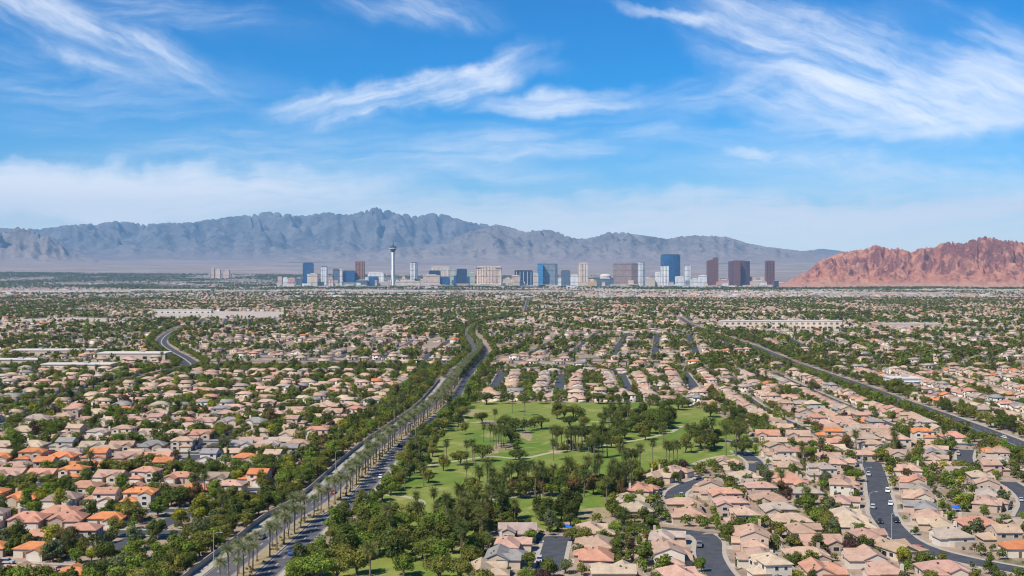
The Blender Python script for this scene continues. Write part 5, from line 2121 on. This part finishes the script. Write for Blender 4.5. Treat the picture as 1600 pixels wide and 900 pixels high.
DK = ['deep green', 'olive', 'dark green', 'olive', 'fresh green']
mass([(728, 770), (780, 758), (850, 756), (905, 752), (948, 758), (930, 776), (890, 777), (800, 780), (730, 790)], 32, 'grove in mid golf course', ['round', 'pine', 'round'], DK + ['olive', 'brownish'], .75, 1.1, 26)
mass([(955, 745), (1000, 745), (985, 770), (945, 800), (925, 802), (940, 775)], 15, 'grove beside the curved street', ['round', 'pine'], DK, .7, 1.0, 7)
mass([(548, 835), (575, 815), (640, 806), (735, 802), (690, 835), (640, 850), (600, 855), (545, 855)], 17, 'pine grove beside the boulevard', ['umbrella', 'pine', 'round'], DK, .8, 1.2, 9)
mass([(470, 920), (500, 870), (550, 840), (640, 845), (700, 830), (745, 850), (735, 930)], 32, 'southern pine grove of golf course', ['umbrella', 'pine', 'round', 'umbrella'], DK + ['deep green', 'olive'], .85, 1.25, 3)
mass([(700, 815), (760, 800), (815, 815), (800, 840), (745, 860), (700, 850)], 16, 'palm grove beside the grey roofed house', ['round', 'pine'], DK + ['olive', 'brownish'], .8, 1.1, 26)
mass([(840, 806), (905, 800), (905, 822), (842, 824)], 9, 'dark clump behind the cul-de-sac', ['pine', 'umbrella'], ['dark green'], .8, 1.1, 0)
mass([(590, 770), (640, 725), (700, 715), (735, 725), (735, 757), (650, 765)], 9, 'scattered grove by the boulevard', ['round', 'umbrella', 'pine'], DK, .7, 1.05, 5)
mass([(540, 800), (640, 715), (660, 700), (640, 722), (575, 785), (548, 820)], 12, 'tree belt on the eastern side of the boulevard', ['round', 'pine'], DK + ['fresh green'], .7, 1.05, 0)
mass([(925, 702), (945, 656), (1040, 650), (1056, 668), (1030, 686), (975, 692)], 16, 'large grove in upper golf course', ['round', 'umbrella', 'pine'], ['dark green', 'olive', 'deep green'], .8, 1.15, 10)
mass([(865, 700), (905, 698), (910, 708), (868, 708)], 4, 'palm row in mid golf course', ['round'], DK, .6, .8, 8)
mass([(1085, 705), (1110, 680), (1125, 690), (1118, 708)], 5, 'eastern golf clump', ['round', 'pine'], ['dark green', 'brownish', 'olive'], .8, 1.1, 3)
# belts along the boulevard and the avenue
for line, o0, o1, step, zone, tints, kinds, ymax in (
        (median, -21.5, -18.3, 6.5, 'belt along the boulevard wall', ['deep green', 'olive', 'dark green', 'fresh green', 'olive'], ['round'], 1000),
        (median, 15, 20, 8.5, 'belt on the eastern side of the boulevard', DK + ['fresh green'], ['round', 'pine'], 1700),
        (median, -2.0, 2.0, 3.0, 'median of the far boulevard curve', DK + ['olive'], ['round'], 2600),
        (median, -19, -13, 6.0, 'western side of the far boulevard curve', DK + ['olive'], ['round'], 2600),
        (avline, 11.5, 26, 3.0, 'belt on the far side of the avenue', ['deep green', 'dark green', 'olive'], ['round', 'round', 'pine'], 1900),
        (avline, -17, -12.5, 6, 'belt on the near side of the avenue', ['deep green', 'olive', 'fresh green'], ['round'], 1900),
        (wavline, 11, 18, 6, 'belt along the winding road', DK, ['round'], 2000),
        (wavline, -18, -11, 4.5, 'belt along the winding road', DK, ['round'], 2000)):
    seg = np.concatenate([[0], np.cumsum(np.linalg.norm(np.diff(line, axis=0), axis=1))])
    nrm = normals(line)
    q = 0.0
    while q < seg[-1]:
        o_ = random.uniform(o0, o1)
        x = np.interp(q, seg, line[:, 0]) + np.interp(q, seg, nrm[:, 0]) * o_
        y = np.interp(q, seg, line[:, 1]) + np.interp(q, seg, nrm[:, 1]) * o_
        if y < ymax and (y > 1020 or 'far boulevard' not in zone) and tree_ok(x, y, 1.6, (0, 1, 2)):
            put_tree(x, y, random.choice(kinds), random.choice(tints), random.uniform(.7, 1.1), zone, .3)
        q += step * random.uniform(.6, 1.4)
# belts south of the first row above the golf course and at the end of the long street
for (a, b, n, zone, tints) in (((-45, 1088), (275, 1075), 46, 'belt behind the streets above the golf course', DK), ((-40, 846), (120, 838), 18, 'belt above the golf course', DK),
                               ((150, 566), (196, 560), 14, 'clump ending the long bending street', ['yellow-green', 'fresh green', 'olive']), ((110, 605), (250, 592), 16, 'belt before the cross street', DK + ['fresh green'])):
    for k in range(n):
        t_ = random.random()
        x, y = a[0] + (b[0] - a[0]) * t_ + random.uniform(-3, 3), a[1] + (b[1] - a[1]) * t_ + random.uniform(-5, 5)
        if tree_ok(x, y, 1.5):
            put_tree(x, y, 'round', random.choice(tints), random.uniform(.65, 1.05), zone, .4)
for px, py, tn in ((1390, 746, 'yellow-green'), (1395, 765, 'olive'), (1115, 735, 'deep green')):
    x, y = at(px, py)
    put_tree(x, y, 'round', tn, .8, 'verge of the long bending street', .4)

# trees along the streets and along the back fences
def strip_tree(line, o_, step, keep, smin, smax, gap):
    seg_ = np.concatenate([[0], np.cumsum(np.linalg.norm(np.diff(line, axis=0), axis=1))])
    n_l = normals(line)
    q_ = random.uniform(0, step)
    while q_ < seg_[-1]:
        oo = o_ + random.uniform(-.8, .8)
        x = np.interp(q_, seg_, line[:, 0]) + np.interp(q_, seg_, n_l[:, 0]) * oo
        y = np.interp(q_, seg_, line[:, 1]) + np.interp(q_, seg_, n_l[:, 1]) * oo
        s_ = random.uniform(smin, smax)
        if random.random() < keep and tree_ok(x, y, 3.6 * s_ * gap):
            put_tree(x, y, 'round', random.choices(GREENNAMES, [.18, .24, .22, .18, .05, .07, .03, .03])[0], s_, yard_zone(x, y), .4)
        q_ += step * random.uniform(.7, 1.3)


# gardens: back yard lines and front yards of the near suburb
def yard_zone(x, y):
    if x < blx(y):
        k = int((blx(y) - x) / 54.5)
        return f'{ordn[min(k, 18)]} garden strip west of boulevard' + (' near end' if y < 470 else ' middle' if y < 700 else ' far end')
    if x > avx(max(y, 560)):
        return f'{ordn[min(int((x - avx(max(y, 560))) / 55), 18)]} garden strip east of avenue'
    if y > 830:
        return 'gardens above the golf course'
    k = int(x // 40)
    return f'{ordn[max(0, min(k, 18))]} garden strip east of golf,' + (' near end' if y < 430 else ' middle' if y < 560 else ' far end')


for s in STREETS:
    if s['houses']:
        west_ = s['line'][-1][0] < blx(s['line'][-1][1])
        for sd_ in (-1, 1):
            strip_tree(s['line'], sd_ * 5.7, 9, .30 if west_ else .32, .42, .78, .4)
            strip_tree(s['line'], sd_ * 21.5, 7, .54 if west_ else .32, .6 if west_ else .5, 1.1 if west_ else .85, .45)
area_n = 40000
for _ in range(area_n):
    y = math.sqrt(random.uniform(325.0 ** 2, 1130.0 ** 2))
    x = random.uniform(-.46, .46) * y
    west = x < blx(y)
    clump = vnoise(np.array(x / 38.0), np.array(y / 46.0), 77)
    if random.random() > (0.60 if west else 0.58) * (0.35 + 1.3 * clump):
        continue
    s = random.choice((.38, .45, .52, .6, .68, .78, .9)) if not west else random.choice((.5, .62, .75, .85, .95, 1.05, 1.1))
    if not tree_ok(x, y, 3.6 * s * .52):
        continue
    u = random.random()
    tn = random.choices(GREENNAMES, [.18, .24, .20, .18, .05, .08, .04, .03])[0]
    kind = 'round' if u < .84 else ('pine' if u < .93 else 'cypress' if u < .96 else 'umbrella')
    put_tree(x, y, kind, tn, s, yard_zone(x, y), .5)
for _ in range(900):
    y = math.sqrt(random.uniform(330.0 ** 2, 1500.0 ** 2))
    x = random.uniform(-.46, .46) * y
    if occ_at(x, y) == 0 and random.random() < .34:
        put_palm(x, y, 'fan', random.uniform(.45, 1.15), yard_zone(x, y) if y < 1100 else 'far gardens', random.choice(((0.095, 0.110, 0.036), (0.115, 0.13, 0.046))))
# verges of the residential streets (small trees on the sidewalk edge of front yards)
print('trees near', len(TREES), 'palms', len(PALMS))

# the boulevard palms: two staggered rows in the median
seg = np.concatenate([[0], np.cumsum(np.linalg.norm(np.diff(median, axis=0), axis=1))])
nrm = normals(median)
rows_p = {-1: [], 1: []}
q, sd = 4.0, 1
while q < seg[-1]:
    o_ = sd * 1.55
    x = np.interp(q, seg, median[:, 0]) + np.interp(q, seg, nrm[:, 0]) * o_
    y = np.interp(q, seg, median[:, 1]) + np.interp(q, seg, nrm[:, 1]) * o_
    if y > 1500:
        break
    if y > 330 and random.random() > .06:
        put_palm(x + random.uniform(-.5, .5), y + random.uniform(-.9, .9), 'date', random.uniform(.76, 1.06), 'boulevard median', random.choice(((0.17, 0.18, 0.10), (0.15, 0.165, 0.086), (0.19, 0.195, 0.115))))
        rows_p[sd].append(PALMS[-1])
    q += 4.3
    sd = -sd
for sd, nm in ((-1, 'western'), (1, 'eastern')):
    for k, p in enumerate(rows_p[sd]):
        p['label'] = f"grey-green date palm {ordinal(k)} from near end in the {nm} row of the boulevard median"

# individuals and masses ----------------------------------------------------------
def visible(t):
    px, py = 800 + F * t['x'] / t['y'], HOR + F * EYE / t['y']
    return -20 < px < 1620 and py < 945


GROUP_T = {'round': ('broadleaf_tree', 'broad tree', 'round crowned trees of the gardens and golf course'), 'umbrella': ('umbrella_pine', 'umbrella pine', 'umbrella pines'),
           'pine': ('pine_tree', 'pine tree', 'bushy pine trees'), 'cypress': ('cypress_tree', 'slim cypress', 'cypress trees')}
LIMIT = {'round': 300, 'umbrella': 220, 'pine': 260, 'cypress': 60}
mass_trees = []
for kind in GROUP_T:
    L = sorted([t for t in TREES if t['kind'] == kind], key=lambda t: math.hypot(t['x'], t['y']) / (TREE_VARIANTS[t['v']]['rad'] * t['s']))
    vis = [t for t in L if visible(t)]
    pick = vis[:LIMIT[kind]]
    ids = {id(t) for t in pick}
    mass_trees += [t for t in L if id(t) not in ids and (t['y'] > 330)]
    cnt = {}
    for t in sorted(pick, key=lambda t: (t['zone'], t['y'])):
        name, noun, grp = GROUP_T[kind]
        key = (t['zone'], t['tint'])
        k = cnt.get(key, 0)
        cnt[key] = k + 1
        root = empty(name, (t['x'], t['y'], 0), t['rz'])
        root.scale = (t['s'],) * 3
        tag(root, f"{ordinal(k)} {t['tint']} {noun} from near end, {t['zone']}", 'tree', grp)
        v = TREE_VARIANTS[t['v']]
        c = np.array(GREENS[t['tint']]) * random.uniform(.85, 1.18)
        add('crown', v['crown'], root, color=tuple(c))
        add('trunk', v['trunk'], root)
for kind, nm, lim in (('date', 'date_palm', 300), ('fan', 'fan_palm', 260)):
    L = sorted([p for p in PALMS if p['kind'] == kind], key=lambda p: math.hypot(p['x'], p['y']) / p['s'])
    vis = [p for p in L if visible(p)]
    pick = vis[:lim]
    ids = {id(p) for p in pick}
    rest = [p for p in L if id(p) not in ids and p['y'] > 330]
    cnt = {}
    for p in sorted(pick, key=lambda p: (p['zone'], p['y'])):
        root = empty(nm, (p['x'], p['y'], 0), p['rz'])
        root.rotation_euler[0], root.rotation_euler[1] = random.gauss(0, .03), random.gauss(0, .03)
        root.scale = (p['s'],) * 3
        k = cnt.get(p['zone'], 0)
        cnt[p['zone']] = k + 1
        lab = p.get('label') or f"tall green fan palm {ordinal(k)} from near end, {p['zone']}"
        tag(root, lab, 'palm tree', 'date palms of the boulevard' if kind == 'date' else 'fan palms')
        v = (DATE if kind == 'date' else FAN)[p['v']]
        add('crown', v['crown'], root, color=p['tint'])
        add('trunk', v['trunk'], root)
        add('dead_frond_skirt', v['skirt'], root)
    if rest:
        items = []
        for p in rest:
            v = (DATE if kind == 'date' else FAN)[p['v']]
            items.append((v['lod'], p['x'], p['y'], 0, p['rz'], p['s'], [p['tint'], (.15, .115, .085)]))
        V, Q, T, cq, ct = merge(items)
        tag(add('distant_palms', bulk('distant_palms', V, Q, T, [M['leaf_far']], cq, ct)), 'many fan palms scattered over the farther gardens', 'palms', kind='stuff')

# masses: what is left near, and the wooded suburb beyond
VV, QQ, CC = [], [], []
off = 0


def add_mass(v, lod, x, y, z, s, rz, tint):
    global off
    V, Q = TREE_VARIANTS[v]['lod'][lod]
    c, sn = math.cos(rz) * s, math.sin(rz) * s
    VV.append(np.stack([V[:, 0] * c - V[:, 1] * sn + x, V[:, 0] * sn + V[:, 1] * c + y, V[:, 2] * s + z], 1).astype(np.float32))
    QQ.append(Q + off)
    CC.append(np.repeat(np.array(tint)[None, :], len(Q), 0))
    off += len(V)


for t in mass_trees:
    add_mass(t['v'], 'med', t['x'], t['y'], 0, t['s'], t['rz'], np.array(GREENS[t['tint']]) * random.uniform(.85, 1.15))
nt = len(mass_trees)
far_n = 0
WT = [.22, .26, .20, .14, .03, .10, .03, .02]
N2 = 130000
ys = np.sqrt(rng.uniform(1125.0 ** 2, 4690.0 ** 2, N2))
xs = rng.uniform(-.455, .455, N2) * ys
cl = fbm(xs / 110, ys / 110, 4, 8)
oc = occ_at(xs, ys)
for x, y, d_, o_ in zip(xs, ys, cl, oc):
    if o_ != 0 or random.random() > np.clip((d_ - .425) * 4.5, .10, .90):
        continue
    s = random.uniform(.6, 1.3)
    v = random.choice(KIND_IDX['round'] if random.random() < .85 else KIND_IDX['pine'])
    tn = np.array(GREENS[random.choices(GREENNAMES, WT)[0]]) * random.uniform(.8, 1.15)
    add_mass(v, 'far' if y < 1900 else 'dot', x, y, 0, s, random.uniform(0, 6.28), tn)
    far_n += 1
N3 = 85000
ys = np.sqrt(rng.uniform(4690.0 ** 2, 15200.0 ** 2, N3))
xs = rng.uniform(-.455, .455, N3) * ys
cl = fbm(xs / 600, ys / 900, 5, 15)
for x, y, d_ in zip(xs, ys, cl):
    if random.random() > np.clip((d_ - .44) * 6, .06, 1):
        continue
    if x > 2150 and y > 9050:
        continue
    if 9800 < y < 10700 and -2100 < x < 2400 and random.random() < .8:
        continue
    s = random.uniform(.9, 1.5) * (1.0 if y < 7500 else 1.6)
    tn = np.array(GREENS[random.choices(GREENNAMES, WT)[0]]) * random.uniform(.8, 1.1)
    add_mass(random.choice(KIND_IDX['round']), 'dot', x, y, float(ground_z(x, y)), s, random.uniform(0, 6.28), tn)
    far_n += 1
V = np.concatenate(VV)
Q = np.concatenate(QQ)
tag(add('distant_trees', bulk('distant_trees', V, Q, None, [M['leaf_far']], np.concatenate(CC))), 'mass of dark green trees filling the gardens toward the skyline', 'trees', kind='stuff')
print('mass trees', nt, 'far', far_n, 'faces', len(Q))

# shrubs along the median, verges and yards: nobody could count them
VV, QQ, CC = [], [], []
off = 0
sh = []
for _ in range(420):
    q = random.uniform(0, 900)
    o_ = random.uniform(-2.2, 2.2)
    sh.append((np.interp(q, seg, median[:, 0]) + o_, np.interp(q, seg, median[:, 1]), random.uniform(.10, .2), 'olive' if random.random() < .6 else 'brownish'))
for _ in range(9000):
    y = math.sqrt(random.uniform(330.0 ** 2, 900.0 ** 2))
    x = random.uniform(-.46, .46) * y
    if occ_at(x, y) == 0:
        sh.append((x, y, random.uniform(.14, .32), random.choices(GREENNAMES, [.14, .2, .2, .22, .08, .1, .04, .02])[0]))
for x, y, s, tn in sh:
    add_mass(random.choice(KIND_IDX['round']), 'far', x, y, -1.5 * s, s, random.uniform(0, 6.28), np.array(GREENS[tn]) * random.uniform(.9, 1.3))
tag(add('shrubbery', bulk('shrubbery', np.concatenate(VV), np.concatenate(QQ), None, [M['leaf_far']], np.concatenate(CC))), 'low shrubs in yards, verges and the boulevard median', 'shrubs', kind='stuff')

# ----------------------------------------------------------------------------
# cars, lamps, people, small things
# ----------------------------------------------------------------------------

def extrude_profile(prof, w, g, mat=0, taper=None):
    """A side profile (x, z) made into a body of width w; taper: half width factor per profile point."""
    n = len(prof)
    tp = taper or [1] * n
    lo = [(x, -w / 2 * t_, z) for (x, z), t_ in zip(prof, tp)]
    hi = [(x, w / 2 * t_, z) for (x, z), t_ in zip(prof, tp)]
    g.poly(lo + hi, [(i, (i + 1) % n, n + (i + 1) % n, n + i) for i in range(n)] + [tuple(range(n))[::-1], tuple(range(n, 2 * n))], mat)


def car_meshes(kind):
    b, c, wh, hl, tl = Geo(), Geo(), Geo(), Geo(), Geo()
    if kind == 'sedan':
        L_ = 4.6
        prof = [(-2.3, .35), (2.3, .35), (2.32, .62), (2.15, .80), (1.1, .95), (-1.75, .98), (-2.28, .88), (-2.32, .6)]
        cab = [(1.05, .95), (.35, 1.40), (-1.0, 1.44), (-1.8, .97)]
        roof = [(.42, 1.39), (.32, 1.46), (-.95, 1.50), (-1.1, 1.42)]
    elif kind == 'suv':
        prof = [(-2.3, .42), (2.3, .42), (2.33, .8), (2.2, 1.0), (1.15, 1.12), (-2.2, 1.14), (-2.33, 1.0), (-2.34, .6)]
        cab = [(1.15, 1.1), (.55, 1.68), (-1.9, 1.70), (-2.22, 1.12)]
        roof = [(.6, 1.67), (.5, 1.76), (-1.85, 1.78), (-1.98, 1.68)]
    else:
        prof = [(-2.6, .45), (2.6, .45), (2.62, .85), (2.45, 1.05), (1.45, 1.15), (-2.55, 1.15), (-2.62, .9), (-2.62, .6)]
        cab = [(1.45, 1.12), (.9, 1.75), (-.4, 1.77), (-.55, 1.13)]
        roof = [(.95, 1.74), (.85, 1.83), (-.35, 1.85), (-.45, 1.74)]
    extrude_profile(prof, 1.82, b, 0, [1, 1, .97, .93, .95, .95, .93, .97])
    extrude_profile(cab, 1.66, c, 0, [1, .80, .80, 1])
    extrude_profile(roof, 1.40, b, 0)
    for s in (-1, 1):
        hl.box(2.27, 2.36, s * .62 - .2, s * .62 + .2, .62, .76)
        tl.box(-2.37 if kind != 'pickup' else -2.66, -2.27, s * .64 - .16, s * .64 + .16, .7, .88)
    wh.tube([(0, -.12, 0), (0, .12, 0)], [.34, .34], 12)
    return dict(body=b.mesh('body', [M['paint']]), cabin=c.mesh('cabin_glass', [M['glass']]), wheel=wh.mesh('wheel', [M['tyre']]), head=hl.mesh('headlight', [M['trim']]), tail=tl.mesh('tail_light', [M['door']]))


CARS = {k: car_meshes(k) for k in ('sedan', 'suv', 'pickup')}
PAINT = {'white': (.75, .75, .74), 'silver': (.42, .43, .45), 'black': (.02, .02, .022), 'grey': (.14, .145, .15), 'red': (.42, .03, .025), 'blue': (.03, .09, .30), 'tan': (.40, .34, .26)}


def car(kind, colname, x, y, rz, label, group='cars on streets and driveways'):
    root = empty('parked_car' if 'parked' in label else 'car', (x, y, 0.06), rz)
    tag(root, label, 'car', group)
    m_ = CARS[kind]
    add('body', m_['body'], root, color=PAINT[colname])
    add('cabin_glass', m_['cabin'], root)
    add('headlight', m_['head'], root)
    add('tail_light', m_['tail'], root)
    for wx in (-1.4, 1.42):
        for wy in (-.82, .82):
            add('wheel', m_['wheel'], root, (wx, wy, .34))


dir_b = lambda y: math.atan2(np.interp(y + 5, median[:, 1], median[:, 1]) - y, np.interp(y + 5, median[:, 1], median[:, 0]) - np.interp(y, median[:, 1], median[:, 0]))


def on_blvd(y, off_):
    i = int(np.argmin(abs(median[:, 1] - y)))
    n = normals(median)[i]
    t_ = (median[min(i + 1, len(median) - 1)] - median[i])
    p = median[i] + n * off_
    return p[0], p[1], math.atan2(t_[1], t_[0])


for kind, cn, y, o_, rev, lab in (('sedan', 'red', 478, -4.6, True, 'red car driving on the western carriageway of the palm boulevard'),
                                  ('suv', 'blue', 374, 8.0, False, 'dark blue car on the eastern carriageway near the end of the boulevard'),
                                  ('sedan', 'white', 512, 9.5, False, 'white car at the eastern kerb of the boulevard'),
                                  ('suv', 'black', 610, 5.4, False, 'black car on the eastern carriageway behind the white one'),
                                  ('sedan', 'silver', 566, -7.6, True, 'silver car on the western carriageway of the boulevard'),
                                  ('suv', 'white', 700, -5.0, True, 'white car far up the western carriageway of the boulevard'),
                                  ('sedan', 'grey', 395, -8.2, True, 'grey car near the near end of the western carriageway')):
    x, yv, rz = on_blvd(y, o_)
    car(kind, cn, x, yv, rz + (math.pi if rev else 0), lab)
for i, (y, o_, kind, cn) in enumerate(((640, 3.2, 'sedan', 'white'), (700, -5.5, 'suv', 'black'), (840, 4.5, 'sedan', 'silver'), (980, -4.4, 'suv', 'white'), (1200, 4.0, 'sedan', 'red'))):
    j = int(np.argmin(abs(avline[:, 1] - y)))
    t_ = avline[j + 1] - avline[j]
    n = normals(avline)[j]
    p = avline[j] + n * o_
    car(kind, cn, p[0], p[1], math.atan2(t_[1], t_[0]) + (math.pi if o_ < 0 else 0), f"{cn} car {ordinal(i)} from near end on the avenue")
k = 0
for h in SINGLE[:170]:
    if h['row'] is None or random.random() > .27:
        continue
    cn, kind = random.choice(list(PAINT)), random.choice(('sedan', 'suv', 'suv', 'pickup'))
    c, s = math.cos(h['rz']), math.sin(h['rz'])
    a, b = random.uniform(-4, 4), -(STREETS[h['row'][0]]['off'] - 2.9)
    car(kind, cn, h['x'] + a * c - b * s, h['y'] + a * s + b * c, h['rz'] + random.choice((0, math.pi)), f"{cn} {kind} parked at {h['ord']} house {h['rowname']}")
    k += 1
# a couple of cars at the kerb of the long bending street
for y, o_, kind, cn, lab in ((452, 3.3, 'sedan', 'white', 'white car parked at the kerb halfway down the long bending street'), (421, 3.3, 'suv', 'black', 'black car parked at the kerb in the bend of the dark street'),
                             (520, -3.3, 'pickup', 'silver', 'silver pickup parked near the far end of the long bending street')):
    L = STREETS[0]['line']
    i = int(np.argmin(abs(L[:, 1] - y)))
    n = normals(L)[i]
    t_ = L[i + 1] - L[i]
    car(kind, cn, L[i][0] - n[0] * o_, L[i][1] - n[1] * o_, math.atan2(t_[1], t_[0]), lab)

# street lamps
lp, la, lh = Geo(), Geo(), Geo()
lp.tube([(0, 0, 0), (0, 0, 9.2)], [.12, .075], 8)
la.tube([(0, 0, 9.1), (.9, 0, 9.7), (2.2, 0, 9.85)], [.06, .05, .045], 6)
lh.box(1.9, 2.8, -.16, .16, 9.74, 9.92)
LAMP = [lp.mesh('pole', [M['pole']]), la.mesh('arm', [M['pole']]), lh.mesh('lamp_head', [M['pole']])]


def lamp(x, y, rz, label):
    root = empty('street_lamp', (x, y, 0.1), rz)
    tag(root, label, 'street lamp', 'street lamps')
    for nm, me in zip(('pole', 'arm', 'lamp_head'), LAMP):
        add(nm, me, root)


for i, y in enumerate(range(360, 860, 84)):
    x, yv, rz = on_blvd(y, 13.8 if i % 2 else -13.4)
    lamp(x, yv, rz + (math.pi / 2 if i % 2 else -math.pi / 2), f"grey street lamp {ordinal(i // 2)} from near end on the {'eastern' if i % 2 else 'western'} sidewalk of the boulevard")
for i, y in enumerate(range(600, 1050, 60)):
    j = int(np.argmin(abs(avline[:, 1] - y)))
    n = normals(avline)[j]
    p = avline[j] + n * -10.6
    lamp(p[0], p[1], 0, f"grey street lamp {ordinal(i)} from near end along the avenue")
for i, y in enumerate((390, 430, 480, 530)):
    L = STREETS[0]['line']
    j = int(np.argmin(abs(L[:, 1] - y)))
    n = normals(L)[j]
    lamp(L[j][0] + n[0] * 5.4, L[j][1] + n[1] * 5.4, math.atan2(-n[1], -n[0]), f"street lamp {ordinal(i)} from near end of the long bending street")

# two walkers on the cart path, blue canopies
def person(px, py, shirt, trousers, label, face):
    x, y = at(px, py)
    root = empty('person', (x, y, .05), face)
    tag(root, label, 'person')
    me = bpy.data.meshes.new('body')
    vs = [(0, 0, .95), (0, 0, 1.18), (0, 0, 1.42), (0, 0, 1.52), (0, 0, 1.66), (-.10, .02, .90), (-.12, .10, .50), (-.12, .02, .06), (-.12, -.10, .03), (.10, -.02, .90), (.12, -.12, .50), (.12, -.22, .08), (.12, -.33, .06),
          (-.19, 0, 1.40), (-.25, -.06, 1.12), (-.22, -.18, .90), (-.21, -.22, .81), (.19, 0, 1.40), (.25, .06, 1.12), (.23, 0, .88), (.22, -.03, .79)]
    ed = [(0, 1), (1, 2), (2, 3), (3, 4), (0, 5), (5, 6), (6, 7), (7, 8), (0, 9), (9, 10), (10, 11), (11, 12), (2, 13), (13, 14), (14, 15), (15, 16), (2, 17), (17, 18), (18, 19), (19, 20)]
    rad_ = [.15, .14, .16, .06, .11, .095, .065, .045, .04, .095, .065, .045, .04, .065, .045, .035, .04, .065, .045, .035, .04]
    me.from_pydata(vs, ed, [])
    o = bpy.data.objects.new('body', me)
    col.objects.link(o)
    o.parent = root
    sk = o.modifiers.new('skin', 'SKIN')
    for d, r_ in zip(me.skin_vertices[0].data if me.skin_vertices else [], rad_):
        d.radius = (r_, r_)
    if not me.skin_vertices:
        bpy.context.view_layer.objects.active = o
    sub = o.modifiers.new('smooth', 'SUBSURF')
    sub.levels = sub.render_levels = 1
    mm, t = material('clothing')
    z = t.sep(objcoord(t))[2]
    c = t.mix(t.m('GREATER_THAN', z, .95), trousers, shirt)
    c = t.mix(t.m('GREATER_THAN', z, 1.46), c, (.42, .26, .19))
    surface(t, c, .9)
    me.materials.append(mm)
    g = Geo()
    ring_solid(g, [(.10, 1.62), (.125, 1.70), (.115, 1.76), (.05, 1.80)], 10)
    add('hair', g.mesh('hair', [M['tyre']]), root)


person(698.5, 723.5, (.03, .03, .035), (.03, .03, .04), 'walker in dark clothes on the cart path', 1.2)
person(703, 723, (.55, .16, .05), (.25, .2, .16), 'walker in an orange shirt on the cart path', 1.2)


def canopy(px, py, label, s=1.0):
    x, y = at(px, py)
    root = empty('shade_canopy', (x, y, 0), .3)
    root.scale = (s, s, s)
    tag(root, label, 'canopy', 'blue shade canopies')
    g = Geo()
    g.poly([(-2.4, -2.4, 2.4), (2.4, -2.4, 2.4), (2.4, 2.4, 2.4), (-2.4, 2.4, 2.4), (0, 0, 3.7), (-2.4, -2.4, 2.1), (2.4, -2.4, 2.1), (2.4, 2.4, 2.1), (-2.4, 2.4, 2.1)],
           [(0, 1, 4), (1, 2, 4), (2, 3, 4), (3, 0, 4), (5, 6, 1, 0), (6, 7, 2, 1), (7, 8, 3, 2), (8, 5, 0, 3)])
    add('canvas', g.mesh('canvas', [M['blue']]), root)
    for a in (-2.2, 2.2):
        for b in (-2.2, 2.2):
            g = Geo()
            g.tube([(a, b, -.1), (a, b, 2.35)], [.05, .05], 6)
            add('leg', g.mesh('leg', [M['pole']]), root)


canopy(886, 829, 'blue canvas canopy behind the house at the short cul-de-sac', .62)
canopy(1494, 799, 'blue canvas canopy among the houses east of the long bending street', .65)
print('objects', len(bpy.data.objects))
